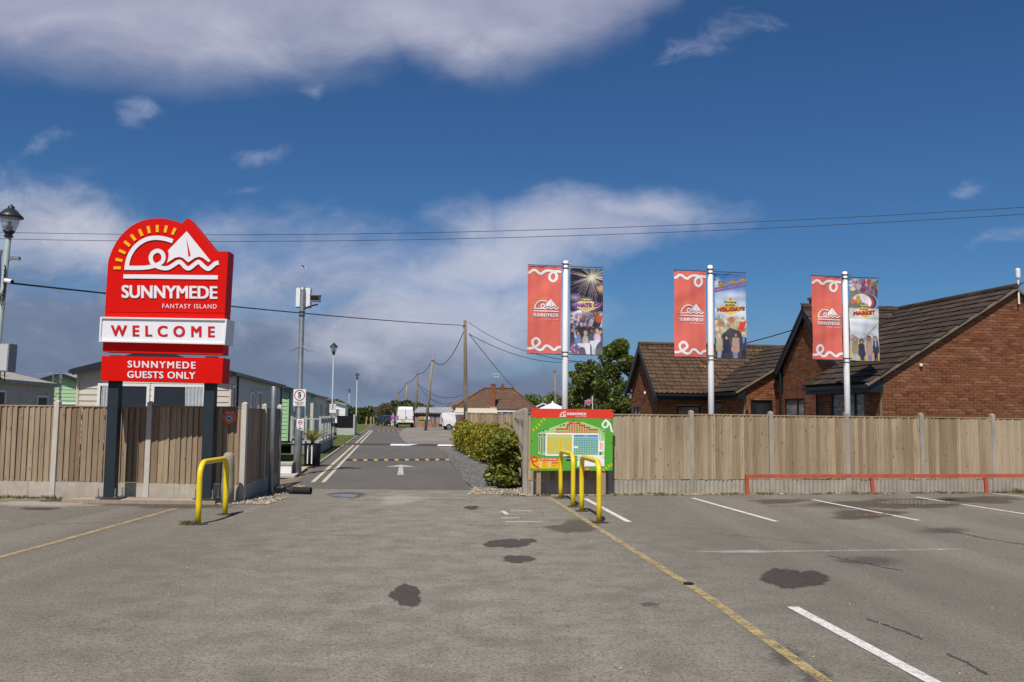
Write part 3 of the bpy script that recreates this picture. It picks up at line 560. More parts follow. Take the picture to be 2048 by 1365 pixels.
# ================================================================== the welcome sign
SY = 17.25; sc0 = Vector((-7.0, 17.45, 0))
sign = thing('welcome_sign', 'tall red welcome sign with white sun and boat emblem on two slate posts', 'sign', sc0)
def SP(px, py, Y=SY): p = A(px, py, Y); return (p.x, p.z)
def LG(x, y, lift): p = A(200 + x * .15385, 430 + y * .15385, SY); return Vector((p.x, SY - lift, p.z)) - sc0
cr = lambda x, y: (200 + x * .15385, 430 + y * .15385)
arc = [(100, 680), (104, 620), (118, 560), (140, 500), (165, 440), (205, 365), (255, 292), (320, 220), (400, 152), (480, 106), (560, 75), (650, 53), (745, 46), (850, 52), (950, 75), (1020, 95), (1065, 112), (1140, 40), (1495, 475), (1668, 475), (1638, 1000), (1622, 1276)]
poly = [SP(*cr(*p)) for p in [(62, 1262)] + arc]
MB().prism(poly, SY, SY + .36).build('emblem_panel', M_red, sign, sub=sc0)
poly = [SP(*p) for p in ((209.6, 625.0), (449.3, 627.3), (445, 710), (205, 704))]
MB().prism(poly, SY + .004, SY + .36).build('backing_panel', M_red, sign, sub=sc0)
WY = SY - .10
wb = MB(); O_ = [SP(*p, WY) for p in ((200.3, 634), (453.8, 638.3), (449.6, 689.6), (197.6, 683.7))]; I_ = [SP(*p, WY) for p in ((203.6, 637.2), (450.3, 641.2), (446.6, 686.2), (200.8, 680.6))]
wb.add([(x, WY, z) for x, z in O_] + [(x, WY, z) for x, z in I_] + [(x, WY + .03, z) for x, z in I_] + [(x, WY + .5, z) for x, z in O_], [(0, 1, 5, 4), (1, 2, 6, 5), (2, 3, 7, 6), (3, 0, 4, 7), (4, 5, 9, 8), (5, 6, 10, 9), (6, 7, 11, 10), (7, 4, 8, 11), (1, 0, 12, 13), (2, 1, 13, 14), (3, 2, 14, 15), (0, 3, 15, 12), (15, 14, 13, 12)]).build('welcome_box', M_white, sign, sub=sc0)
wp = MB(); wp.sheet([(x, WY + .028, z) for x, z in I_]); wpo = wp.build('welcome_face', M_whitep, sign, sub=sc0)
def WL(x, y, lift): p = A(180 + x * .29304, 420 + y * .29304, WY); return Vector((p.x, WY + .028 - lift, p.z)) - sc0
b = MB(); letters(b, 'WELCOME', (138, 850, 786, 862), WL, .006, 0, .04, 1.75, 8); b.build('lettering', paint('letter red', lin('c8141c'), .4, .04), sign)
GY = SY - .06
MB().prism([SP(*p, GY) for p in ((203.4, 712.4), (446.6, 716.5), (443.7, 767.2), (202, 761.3))], GY, GY + .42).build('guests_panel', M_red, sign, sub=sc0)
def GL(x, y, lift): p = A(180 + x * .29304, 420 + y * .29304, GY); return Vector((p.x, GY - lift, p.z)) - sc0
word(sign, M_whitep, 'SUNNYMEDE', (258, 722, 1030, 1078), GL, .006, .03, 1.25, 8); word(sign, M_whitep, 'GUESTS ONLY', (255, 720, 1100, 1148), GL, .006, .03, 1.12, 8)
logo(LG, .015, None, M_whitep, M_ray, M_red, sign)
for pxa, pxb in ((213, 241), (405, 433)):
    c = A((pxa + pxb) / 2 - 2, 900, SY + .12); x = c.x; o = MB(); o.box(-.10, .10, -.09, .09, .02, 2.72); po = o.build('post', M_slate, sign); po.location = (x - sc0.x, SY + .12 - sc0.y, .08); 
    MB().box(-.2, .2, -.2, .2, 0, .02).build('base_plate', M_steel, po)
    for bx, by in ((-.16, -.16), (.16, -.16), (.16, .16), (-.16, .16)): MB().lathe([(.012, .02), (.012, .19)], 8, (bx, by, 0)).lathe([(.026, .021), (.026, .045)], 6, (bx, by, 0)).build('anchor_bolt', M_galv, po)
pl = thing('timber_plinth', 'low timber frame and concrete footing under the red welcome sign', 'plinth', (-7.0, 17.37, 0))
MB().box(-1.35, 1.4, -.24, .3, -.02, .055).build('footing', M_conc, pl)
for y0, y1 in ((-.29, -.245), (.305, .35)): MB().box(-1.42, 1.46, y0, y1, -.02, .070).build('board', wood('grey plinth timber', (.33, .25, .18), (.42, .34, .26)) if 'grey plinth timber' not in MATS else MATS['grey plinth timber'], pl)

# ================================================================== yellow hoops
def hoop(label, p, q, H, r=.044):
    p = Vector((p[0], p[1], 0)); q = Vector((q[0], q[1], 0)); L = (q - p).length; t = thing('hoop_barrier', label, 'barrier', p, math.atan2(q.y - p.y, q.x - p.x), 'yellow steel hoop barriers')
    R_ = .22; pts = [(0, 0, -.05), (0, 0, .3), (0, 0, H - R_ - .1)]
    for k in range(9): a = math.pi / 2 * k / 8; pts.append((R_ - R_ * math.cos(a), 0, H - R_ + R_ * math.sin(a)))
    for k in range(9): a = math.pi / 2 * k / 8; pts.append((L - R_ + R_ * math.sin(a), 0, H - R_ + R_ * math.cos(a)))
    pts += [(L, 0, H - R_ - .1), (L, 0, .3), (L, 0, -.05)]
    MB().tube(pts, r, 16).build('tube', M_yellow, t, True)
    for x in (0, L): MB().slab([(x + .13 * math.cos(a * .63) * random.uniform(.7, 1.3), .13 * math.sin(a * .63) * random.uniform(.7, 1.3)) for a in range(10)], 0, .012).build('footing', M_damp, t)
a, b = G(396, 1049), G(450, 1030); hoop('single yellow hoop barrier in front of the red welcome sign', (a.x, a.y), (b.x, b.y), .95)
a, b = G(1121, 997), G(1146, 1014); hoop('yellow hoop barrier nearer the map board', (a.x, a.y), (b.x, b.y), .99)
a, b = G(1163, 1023), G(1198, 1046); hoop('yellow hoop barrier nearest the white bay lines', (a.x, a.y), (b.x, b.y), .99)

# ================================================================== site map board
mb0 = FA - FDIR * 3.86 + FN * .36; mb0 = mb0 + FDIR * .045
board = thing('map_board', 'colourful site map board with red heading on timber legs', 'sign', (mb0.x, mb0.y, 0), FANG)
pA = A(1056, 942, mb0.y); zb = .50; kx = 1.85 / 1530.; 
zt = HC + (829.8 - 818.0) / FPX * mb0.y; zb = HC - (941 - 829.8) / FPX * mb0.y; kz = (zt - zb) / (1186 - 74.)
def BM(x, y, lift): return ((x - 140) * kx, -lift, zb + (1186 - y) * kz)
def brect(b, x0, x1, y0, y1, lift, mi=0): b.sheet([BM(x0, y1, lift), BM(x1, y1, lift), BM(x1, y0, lift), BM(x0, y0, lift)], mi)
def slabrect(x0, x1, y0, y1, f, bk): p, q = BM(x0, y1, 0), BM(x1, y0, 0); return MB().box(p[0], q[0], -f, bk, p[2], q[2])
slabrect(146, 1672, 74, 240, .014, .012).build('heading_panel', flat('board red', 'e03a26'), board)
slabrect(140, 1660, 244, 1186, .010, .012).build('map_panel', flat('board green', '55a92f'), board)
for x in (300, 1500): p = BM(x, 1186, 0); MB().box(p[0] - .045, p[0] + .045, .014, .10, -.03, zt - .05).build('leg', M_post_wood, board)
C_ = {n: flat(n, h) for n, h in dict(pale='a9d386', dgreen='17864a', white='f2f2ee', yellow='e8b90c', red='dc3d28', blue='1f84c6', purple='7d3f98', lilac='b7d99b', navy='233346', gold='f1c40f').items()}
keys = list(C_); mats_ = [C_[k] for k in keys]; ix = {k: i for i, k in enumerate(keys)}
b = MB()
pg = [(262, 492), (800, 292), (1100, 292), (1535, 440), (1525, 925), (1505, 1110), (1000, 1110), (1000, 925), (262, 895)]
b.sheet([BM(x, y, .012) for x, y in pg], ix['dgreen'])
pg2 = [(272, 500), (803, 302), (1097, 302), (1524, 447), (1514, 918), (1000, 918), (420, 918), (272, 886)]
b.sheet([BM(x, y, .0135) for x, y in pg2], ix['pale'])
brect(b, 1000, 1506, 905, 1108, .0142, ix['white']); brect(b, 415, 920, 508, 922, .0146, ix['white']); brect(b, 905, 1402, 512, 912, .0150, ix['white']); brect(b, 1402, 1502, 645, 840, .0146, ix['white'])
brect(b, 438, 900, 536, 566, .0160, ix['yellow']); brect(b, 928, 1386, 542, 574, .0160, ix['blue']); brect(b, 283, 415, 532, 562, .0160, ix['purple'])
brect(b, 437, 900, 572, 890, .0158, ix['pale']); brect(b, 928, 1386, 580, 900, .0158, ix['pale'])
for c in range(10):
    x = 444 + c * 46
    for r_ in range(8):
        if c == 0 and r_ == 7: continue
        y = 585 + r_ * 39; brect(b, x, x + 30, y, y + 27, .0168, ix['yellow'])
    x = 932 + c * 46
    for r_ in range(8):
        y = 592 + r_ * 39
        if c < 2 and r_ == 4: continue
        brect(b, x, x + 34, y, y + 28, .0168, ix['blue']); brect(b, x + 10, x + 24, y + 9, y + 19, .0174, ix['pale'])
brect(b, 934, 1010, 744, 780, .0170, ix['white'])
for c in range(3):
    for r_ in range(9 if c == 1 else 8):
        y = 580 + r_ * 34; x = 283 + c * 46; brect(b, x, x + 27, y, y + 26, .0168, ix['purple']); brect(b, x + 8, x + 20, y + 9, y + 17, .0174, ix['pale'])
for x0, x1, y0, y1 in ((602, 826, 424, 452), (795, 828, 350, 424), (828, 866, 345, 382), (838, 1056, 310, 345), (1028, 1058, 345, 384), (1058, 1146, 354, 384), (1118, 1146, 384, 420), (1146, 1236, 392, 420), (1208, 1236, 420, 458), (1236, 1384, 430, 458)): brect(b, x0, x1, y0, y1, .0160, ix['red'])
for c in range(17):
    x = 606 + c * 46.5; col_h = {5: 3, 6: 4, 7: 4, 8: 4, 9: 3, 10: 3, 11: 2, 12: 2}.get(c, 1)
    for r_ in range(col_h):
        y = 470 - r_ * 39; brect(b, x, x + 28, y, y + 34, .0166, ix['red']); brect(b, x + 8, x + 20, y + 11, y + 22, .0172, ix['pale'])
for x, y, s in ((686, 376, 15), (744, 362, 20), (455, 448, 18), (375, 474, 18), (415, 455, 10), (328, 485, 12), (292, 502, 10), (1496, 474, 20), (1455, 452, 12), (1422, 436, 9), (1500, 520, 12), (1500, 552, 9)): b.sheet([BM(x + s * math.cos(k * .785), y + s * math.sin(k * .785), .0160) for k in range(8)], ix['dgreen'])
for k, x in enumerate((1010, 1035, 1060, 1085, 1130, 1155, 1205, 1230, 1290, 1455, 1487, 1010, 1034, 1338, 1455)): y = 945 if k < 11 else (990 if k < 14 else 1078); brect(b, x - 6, x + 6, y - 14, y + 16, .0158, ix[('red', 'navy', 'blue', 'dgreen', 'yellow')[k % 5]])
for k in range(4): brect(b, 1424, 1438, 535 + k * 27, 555 + k * 27, .0160, ix['white']); brect(b, 1412, 1448, 845, 902, .0168 + k * 1e-4, ix['dgreen']) if k == 0 else None
for k in range(5): brect(b, 1426, 1444, 676 + k * 26, 694 + k * 26, .0158, ix['red']); brect(b, 1462, 1476, 690 + k * 26, 706 + k * 26, .0158, ix['red'])
brect(b, 138, 735, 972, 1148, .0130, ix['yellow']); brect(b, 318, 634, 955, 1008, .0150, ix['red']); brect(b, 800, 905, 930, 1010, .0150, ix['navy']); brect(b, 920, 1050, 1140, 1184, .0150, ix['navy']); brect(b, 1136, 1234, 1138, 1184, .0150, ix['red'])
for x, y in ((332, 1040), (493, 1040), (332, 1098), (493, 1098)): brect(b, x - 16, x + 16, y - 16, y + 16, .0150, ix['white']); brect(b, x - 7, x + 7, y - 8, y + 8, .0158, ix['dgreen' if x > 400 else 'red'])
for x0, x1, y in ((362, 425, 1040), (525, 690, 1036), (525, 640, 1050), (362, 415, 1098), (525, 600, 1098)): brect(b, x0, x1, y - 4, y + 4, .0150, ix['red'])
for x, y, a in ((188, 455, 65), (245, 417, 55), (293, 362, 55), (332, 305, 55), (382, 262, 50), (1632, 1078, 70), (1584, 1100, 62), (1538, 1138, 55), (1488, 1172, 50)):
    d = np.array((math.cos(R(a)), math.sin(R(a)))); s = np.array((-d[1], d[0])); c = np.array((x, y)); b.sheet([BM(*(c + d * i * 27 + s * j * 11), .0130) for i, j in ((-1, -1), (-1, 1), (1, 1), (1, -1))], ix['gold'])
stroke(b, [(1540, 262), (1500, 300), (1468, 350), (1490, 395), (1530, 402), (1565, 370), (1570, 310), (1540, 275), (1600, 330), (1625, 400), (1640, 460), (1664, 480)], 34, BM, .0135, ix['white'], 5, .002)
stroke(b, [(140, 985), (165, 945), (215, 928), (260, 960), (255, 1005), (210, 1022), (165, 1000), (160, 960), (172, 1040), (215, 1090), (270, 1120), (288, 1184)], 26, BM, .0150, ix['red'], 5, .002)
b.build('map_print', mats_, board)
for body, bx, lf, bd, spc in (('SUNNYMEDE', (802, 1165, 140, 188), .0165, .04, 1), ('FANTASY ISLAND', (960, 1165, 200, 216), .0165, 0, 1.1), ('KEY TO SITE MAP', (335, 618, 966, 996), .0165, .03, 1), ('ZONE 4', (915, 985, 318, 334), .0175, .02, 1), ('ZONE 2', (640, 705, 545, 560), .0175, .02, 1), ('ZONE 3', (1125, 1190, 552, 567), .0175, .02, 1), ('ZONE 1', (318, 382, 540, 555), .0175, .02, 1), ('VIP', (1155, 1215, 1148, 1172), .0165, .03, 1), ('RECEPTION', (808, 898, 958, 974), .0165, .02, 1)): word(board, C_['white'], body, bx, BM, lf, bd, spc)
em = MB(); lm = lambda x, y, l: BM(650 + (x - 180) * .100, 100 + (y - 120) * .185, l)
for k in range(8):
    t = math.pi * (1.0 - .07 * k * 1.05); d = np.array((-abs(math.cos(t)) if t > math.pi / 2 else math.cos(t), -math.sin(t))); c = np.array((778., 214.)) + d * np.array((112, 104)); s = np.array((-d[1], d[0])); em.sheet([BM(*(c + d * i * 8 + s * j * 3), .0165) for i, j in ((-1, -1), (-1, 1), (1, 1), (1, -1))])
stroke(em, [(682, 212), (690, 180), (715, 150), (750, 136), (782, 132)], 13, BM, .0165, 0, 5, .001); stroke(em, [(680, 211), (730, 211), (757, 203), (775, 185), (765, 168), (745, 172), (740, 192), (755, 208), (785, 211)], 13, BM, .0170, 0, 5, .002); em.build('emblem', C_['white'], board)
for x, y in ((178, 92), (942, 100), (1648, 105), (168, 222), (942, 228), (1642, 236), (168, 268), (915, 274), (1636, 290), (166, 652), (1638, 682), (160, 1150), (1634, 1158), (905, 1150)): p = BM(x, y, .015); o = MB().lathe([(.011, 0), (.009, .003)], 8, (0, 0, 0)).build('bolt_head', M_dark, board); o.location = p; o.rotation_euler = (R(90), 0, 0)

# ================================================================== banner poles
def srgb(h): h = h.lstrip('#'); return np.array([int(h[i:i + 2], 16) / 255 for i in (0, 2, 4)])
class Canvas:
    """small printed picture: colours on a grid, painted with simple shapes (x, y from 0 to 1, y down)"""
    def __init__(s, W=60, H=150, c='808080'): s.W, s.H = W, H; s.a = np.ones((H, W, 3)) * srgb(c); s.X, s.Y = np.meshgrid((np.arange(W)) / (W - 1), (np.arange(H)) / (H - 1)); s.asp = 2.5
    def put(s, m, c, al=1.0): m = (m * al)[..., None]; s.a = s.a * (1 - m) + m * (srgb(c) if isinstance(c, str) else c)
    def ell(s, x, y, rx, ry, c, al=1.0, soft=.35): d = np.sqrt(((s.X - x) / rx) ** 2 + ((s.Y - y) / ry) ** 2); s.put(np.clip((1 - d) / soft, 0, 1), c, al)
    def poly(s, P, c, al=1.0):
        m = np.zeros(s.X.shape, bool); n = len(P)
        for i in range(n):
            (x1, y1), (x2, y2) = P[i], P[(i + 1) % n]
            if y1 == y2: continue
            m ^= ((y1 > s.Y) != (y2 > s.Y)) & (s.X < (x2 - x1) * (s.Y - y1) / (y2 - y1) + x1)
        s.put(m.astype(float), c, al)
    def line(s, x1, y1, x2, y2, wd, c, al=1.0):
        px, py = x2 - x1, (y2 - y1) * s.asp; t = np.clip(((s.X - x1) * px + (s.Y - y1) * s.asp * py) / (px * px + py * py + 1e-9), 0, 1)
        d = np.hypot(s.X - x1 - t * px, (s.Y - y1) * s.asp - t * py); s.put(np.clip((wd - d) / wd * 2, 0, 1) * (1 - .5 * t), c, al)
    def grad(s, y0, y1, c0, c1): t = np.clip((s.Y - y0) / (y1 - y0), 0, 1)[..., None]; m = ((s.Y >= y0) & (s.Y <= y1)).astype(float); s.put(m, srgb(c0) * (1 - t) + srgb(c1) * t)
    def speck(s, y0, y1, cols, n, r, x0=0, x1=1):
        for _ in range(n): s.ell(random.uniform(x0, x1), random.uniform(y0, y1), r * random.uniform(.5, 1.6), r * random.uniform(.2, .7), random.choice(cols), random.uniform(.5, .95))
    def person(s, x, top, sc, hair, face, coat, legs, hat=None):
        s.poly([(x - .07 * sc, top + .20 * sc), (x + .07 * sc, top + .20 * sc), (x + .06 * sc, 1.0), (x + .005, 1.0), (x, top + .26 * sc), (x - .005, 1.0), (x - .065 * sc, 1.0)], legs)
        s.poly([(x - .09 * sc, top + .065 * sc), (x + .09 * sc, top + .065 * sc), (x + .12 * sc, top + .20 * sc), (x + .075 * sc, top + .22 * sc), (x - .075 * sc, top + .22 * sc), (x - .12 * sc, top + .20 * sc)], coat)
        s.ell(x, top + .035 * sc, .085 * sc, .038 * sc, hair); s.ell(x, top + .040 * sc, .045 * sc, .025 * sc, face, 1, .5)
        if hat: s.ell(x, top + .015 * sc, .10 * sc, .012 * sc, hat)
    def diamond(s, x, y, rx, ry): s.poly([(x - rx - .03, y), (x, y - ry - .012), (x + rx + .03, y), (x, y + ry + .012)], 'f3ead0'); s.poly([(x - rx, y), (x, y - ry), (x + rx, y), (x, y + ry)], 'e6c16a')
    def grain(s, k=.05): s.a = np.clip(s.a + rng.normal(0, k, s.a.shape), 0, 1)
c1_ = Canvas(c='2a2236')
for k in range(75):
    a = random.uniform(0, 6.28); L = random.uniform(.25, .85); c1_.line(.66, .095, .66 + L * math.cos(a), .095 + L * math.sin(a) / 2.5 + .02 * L, .013, random.choice(('f2e6cc', 'd8e6c4', 'e8c9c9', 'fff6e0', '9fbf9a')), .75)
c1_.ell(.66, .095, .12, .05, 'ffe9c0', .8, .9); c1_.ell(.95, .22, .2, .06, 'd8a870', .9, .8); c1_.line(.72, .30, .80, .19, .02, '5a2f3a'); c1_.line(.80, .19, 1.0, .17, .02, '5a2f3a')
c1_.ell(.15, .34, .3, .06, 'c9b5e0', .8, .9); c1_.ell(.5, .44, .5, .09, 'f6f1ea', .85, .9); c1_.diamond(.5, .43, .42, .065); c1_.ell(.5, .36, .22, .03, 'e9d9a0', .9, .5)
c1_.grad(.5, .7, '6a5a6e', '3b3342')
for k in range(26): a = random.uniform(.2, 2.9); c1_.line(.28, .49, .28 + .4 * math.cos(a), .49 + .13 * math.sin(a), .018, 'f2f2f6', .6)
c1_.speck(.52, .68, ('c98a7a', '7a4f52', '8d88a0', 'd8d0d8', '4a3f60'), 60, .06); c1_.ell(.88, .58, .13, .055, 'c65f34'); c1_.ell(.9, .51, .07, .025, 'b07a66'); c1_.ell(.8, .65, .2, .03, '2c3450'); c1_.ell(.32, .59, .08, .012, 'c84a44')
for x, c in ((.2, 'ece8f4'), (.45, 'ddd6e6'), (.66, 'f0ecf4'), (.95, 'e6def0'), (.6, 'e8e2ea')): c1_.line(x, .66, x + .08, .56, .03, c, .8)
c1_.grad(.70, 1.0, '3a3444', '6c6478'); c1_.speck(.70, .8, ('2b2530', '4a3f52', 'c8a860'), 30, .06)
for x, y, hr, fc, ct in ((.25, .755, '3a2a26', 'd7a58e', '6f8fc4'), (.48, .745, 'c9b08e', 'dcae98', 'c9b0ac'), (.67, .715, '2a201e', '9a6b58', '4f5a60'), (.84, .715, '8a6a5a', 'e0b4a4', 'd7b9d8')):
    c1_.ell(x, y + .085, .13, .07, ct, 1, .4); c1_.ell(x, y, .075, .035, hr); c1_.ell(x, y + .004, .045, .024, fc)
c1_.line(.17, .80, .1, .68, .04, 'c3d4ea', .95); c1_.poly([(.25, .87), (.62, .86), (.62, 1), (.5, 1), (.45, .92), (.25, .9)], 'e4e2e6'); c1_.poly([(.6, .84), (.95, .82), (.8, .9), (.78, 1), (.68, 1), (.66, .9)], 'd6dbe6'); c1_.ell(.1, .93, .18, .08, '7a4f9e', .8, .7); c1_.ell(.9, .96, .2, .05, '6a7a70', .7, .6); c1_.speck(.88, 1, ('caa878', '6d4a90', 'd6c6a6'), 26, .03, 0, .3); c1_.grain(.03)
c2_ = Canvas(c='cfd8e6'); c2_.grad(0, .2, '3568ab', '6f97c8'); c2_.grad(.2, .45, '8aa9d0', 'e6ecf2'); c2_.ell(.08, .12, .16, .1, 'dfe8f2', .85, .9); c2_.ell(.6, .26, .6, .05, 'eef2f6', .8, .9)
for k in range(2): c2_.line(0, .185 + k * .032, 1, .098 + k * .036, .035, '6c3f80', 1); 
for k in range(12): x = k / 11; c2_.line(x, .18 - .085 * x, x + .04, .216 - .085 * x, .018, 'b05a86')
for x in (.24, .6, .92): y = .155 - .085 * x - .012; c2_.ell(x, y + .012, .16, .024, 'b98a3c'); c2_.ell(x, y + .02, .15, .010, '5f7a3a'); [c2_.ell(x + d_, y - .018, .05, .022, '8a5f48') for d_ in (-.07, .06)]
c2_.diamond(.5, .42, .44, .075); c2_.ell(.5, .33, .2, .032, 'ddcf7a', .95, .5); c2_.ell(.5, .302, .06, .016, 'd8702a')
c2_.grad(.53, .72, 'd9dcd6', 'b9a98e'); c2_.speck(.52, .68, ('c9b48a', 'b9835a', '8fb3a6', 'e8e2d2', 'a86a4a', 'd9a05c', '6f8a8a'), 70, .07); c2_.poly([(.7, .66), (.8, .57), (1, .56), (.92, .64), (.82, .68)], 'c8452e'); c2_.poly([(.2, .73), (.48, .64), (.78, .68), (.95, .76), (.2, .8)], '3a4248'); c2_.grad(.76, 1, '4f5550', '3b3f3e'); c2_.ell(.05, .72, .2, .05, '8b8570', .8)
for args in ((.14, .70, 1.0, 'c9b090', 'd8b49c', 'b5a48a', 'a9b4c4'), (.37, .72, 1.0, '3a2a22', 'd0a088', '2f3850', '3a3f52'), (.65, .685, 1.1, '5a3c2c', 'b98a74', 'c0a08e', '7d8fb8'), (.90, .685, 1.0, 'cfc2ae', 'd7b09a', '3d4660', '2b2d38', 'e6e0d2')): c2_.person(*args)
c2_.ell(.9, .78, .045, .05, '8597d8'); c2_.grain(.03)
c3_ = Canvas(c='9a9c98'); c3_.grad(0, .35, '8f9a98', '77746c'); c3_.speck(0, .17, ('c9cfc8', '6f8a9a', '5a7f5c', 'b0485a', 'd8d2c0', '4a4a52', '8fb8b0', 'a33a78'), 80, .07); c3_.poly([(.6, 0), (.75, 0), (.74, .07), (.62, .07)], 'c23a38'); c3_.ell(.88, .09, .07, .05, '9a5a34'); c3_.ell(.95, .16, .07, .06, '7a3f38')
for k, (c, dx_) in enumerate((('3a4658', .30), ('7d9cc8', .24), ('5a83b8', .18), ('2b3038', .13), ('b8403a', .07), ('e8e8e6', -.03))): c3_.ell(.45 + dx_, .28, .36, .10, c, 1, .06)
c3_.ell(.36, .33, .30, .08, '77806a', 1, .1); c3_.ell(.30, .25, .09, .06, 'd99a28'); c3_.ell(.12, .28, .1, .04, 'd8705a'); c3_.ell(.52, .26, .14, .06, 'e6e6e2')
c3_.grad(.36, .48, 'b8bcb8', 'd8dcdc'); c3_.diamond(.5, .415, .36, .075); c3_.ell(.5, .335, .2, .03, 'd9cf86', .95, .5); c3_.ell(.48, .305, .06, .018, 'b43a4e'); c3_.grad(.485, .72, 'dbe0e6', 'd2d8e2'); c3_.ell(.1, .46, .2, .03, 'b4b8b4', .8, .8)
c3_.line(.5, .72, 1.0, .53, .035, '9a9478', 1); c3_.line(.98, .52, .5, .71, .012, 'd8cf9a', 1); [c3_.line(random.uniform(.3, 1), .72, random.uniform(.3, 1), .6, .008, '8a96b0', .7) for _ in range(12)]; c3_.ell(.08, .70, .1, .03, 'c07a9a', .8, .6); c3_.grad(.76, 1, 'b9b4a8', 'c9a868')
for args in ((.18, .70, 1.0, '8a6a50', 'c9a088', '9a8a70', 'a0aabc'), (.38, .73, 1.0, '3a241e', 'c89880', '2f3548', '343a4e'), (.65, .685, 1.1, '5a3a2c', 'b07a66', 'a5887a', '6f80b0'), (.88, .69, 1.0, '7a5a48', 'd0a890', '33384a', '2b2d38', '8a6a50')): c3_.person(*args)
c3_.ell(.88, .79, .045, .05, '7f95cc'); c3_.grain(.03)
def print_mat(name):
    m, t, b, o = base_mat(name); a = t.n.new('ShaderNodeAttribute'); a.attribute_name = 'print'; t.put(b.inputs['Base Color'], a.outputs['Color']); b.inputs['Roughness'].default_value = .6; b.inputs['Specular IOR Level'].default_value = .25; return m
M_print = print_mat('banner print'); M_salmon = paint('faded red cloth', lin('dc6a5c'), .75, .07, 3); M_orayc = paint('cloth orange', lin('eda53a'), .7, .04); M_wcloth = paint('cloth white', (.80, .79, .79), .7, .03)
def to_lin(a): return np.where(a <= .04045, a / 12.92, ((a + .055) / 1.055) ** 2.4)
BW, BH = .835, 2.14
def banner(label, root_loc, left, canvas, title, tcol, seed, ztop):
    """cloth hanging beside a pole: local x runs along the banner from its outer-left edge, y is away from the viewer"""
    t = thing('banner', label, 'banner', root_loc, FANG, 'printed banners on the white poles'); ph = seed * 2.37 + (.9 if canvas else 0); fa, fb = 1 + .35 * math.sin(seed * 3.1), 11 + 2.3 * seed
    def wave(u, v): return .018 * math.sin(u * 6 + ph) * (v / BH) + .012 * math.sin(u * 7 + ph) * (.3 + .7 * math.sin(min(1, v / BH) * math.pi)) + .016 * fa * math.sin(v * (3.2 + .5 * seed) + u * 3.5 + ph) + .006 * math.sin(u * 21 + .8 * v + ph) + .004 * math.sin(v * fb + u * (9 - 2 * seed) + ph) * math.exp(-((v - .5 - .3 * (seed % 4)) / .5) ** 2)
    def mp(u, v, lift): return (u, wave(u, v) - lift, ztop - v)
    W, H = (60, 150) if canvas else (24, 60); b = MB(); us = [BW * i / (W - 1) for i in range(W)]; vs = [BH * j / (H - 1) for j in range(H)]
    b.add([mp(u, v, 0) for v in vs for u in us], [(j * W + i, (j + 1) * W + i, (j + 1) * W + i + 1, j * W + i + 1) for j in range(H - 1) for i in range(W - 1)])
    b.add([mp(u, v, -.004) for v in vs for u in us], [(j * W + i, j * W + i + 1, (j + 1) * W + i + 1, (j + 1) * W + i) for j in range(H - 1) for i in range(W - 1)])
    o = b.build('cloth', M_print if canvas else M_salmon, t, True)
    if canvas:
        col_ = np.ones((2 * W * H, 4), np.float32); col_[:W * H, :3] = to_lin(canvas.a * .96 + .02).reshape(-1, 3); col_[W * H:, :3] = col_[:W * H, :3]
        a = o.data.attributes.new('print', 'FLOAT_COLOR', 'POINT'); a.data.foreach_set('color', col_.ravel())
        f = lambda x, y, l: mp(x * BW, y * BH, l); bx = {'WHATS ON': (.03, .97, .41, .452), 'HOLIDAYS': (.07, .95, .405, .447), 'MARKET': (.12, .86, .40, .442)}[title]
        shm = flat('shadow ' + title, '3a2a50' if canvas is c1_ else '5a3018'); word(t, shm, title, (bx[0] + .012, bx[1] + .012, bx[2] + .006, bx[3] + .006), f, .005, .06, 1.05, -.022); word(t, tcol, title, bx, f, .010, .04, 1.05, -.022)
        word(t, flat('script ' + title, '6a7a2a'), 'Fantasy', (.30, .70, .322, .352), f, .006, .03); word(t, shm, 'ISLAND', (.34, .64, .362, .376), f, .006, .03)
    else:
        lgm = lambda x, y, l: mp(.085 + (x - 180) / 1370 * .70, .765 + (y - 130) / 1092 * .56, l); logo(lgm, .009, None, M_wcloth, M_orayc, M_salmon, t, True)
        b = MB(); q = lambda x, y, l: mp(x * BW, y * BH, l)
        def sk(P, b): 
            asp = BH / BW; stroke(b, [(x, y * asp) for x, y in P], .075, lambda x, y, l: mp(x * BW, y / asp * BH, l), .005, 0, 6, .003)
        sk([(0.0, .078), (.06, .078), (.14, .052), (.24, .052), (.32, .078), (.40, .088), (.48, .066), (.56, .052), (.68, .050), (.78, .060), (.855, .095), (.85, .140), (.76, .172), (.66, .150), (.65, .105), (.72, .074), (.84, .056), (1.0, .060)], b); b.build('wave_line', M_wcloth, t); b = MB()
        sk([(0.0, .950), (.10, .950), (.22, .935), (.34, .905), (.38, .875), (.32, .840), (.24, .835), (.16, .865), (.17, .905), (.24, .940), (.36, .965), (.46, .955), (.54, .920), (.64, .920), (.74, .950), (.82, .962), (.90, .935), (1.0, .928)], b); b.build('wave_line', M_wcloth, t)
    return t
M_t1, M_t2, M_t3 = flat('title purple', '9a52b8'), flat('title orange', 'e2622a'), flat('title pink', 'c8285e')
words = ('first', 'middle', 'last')
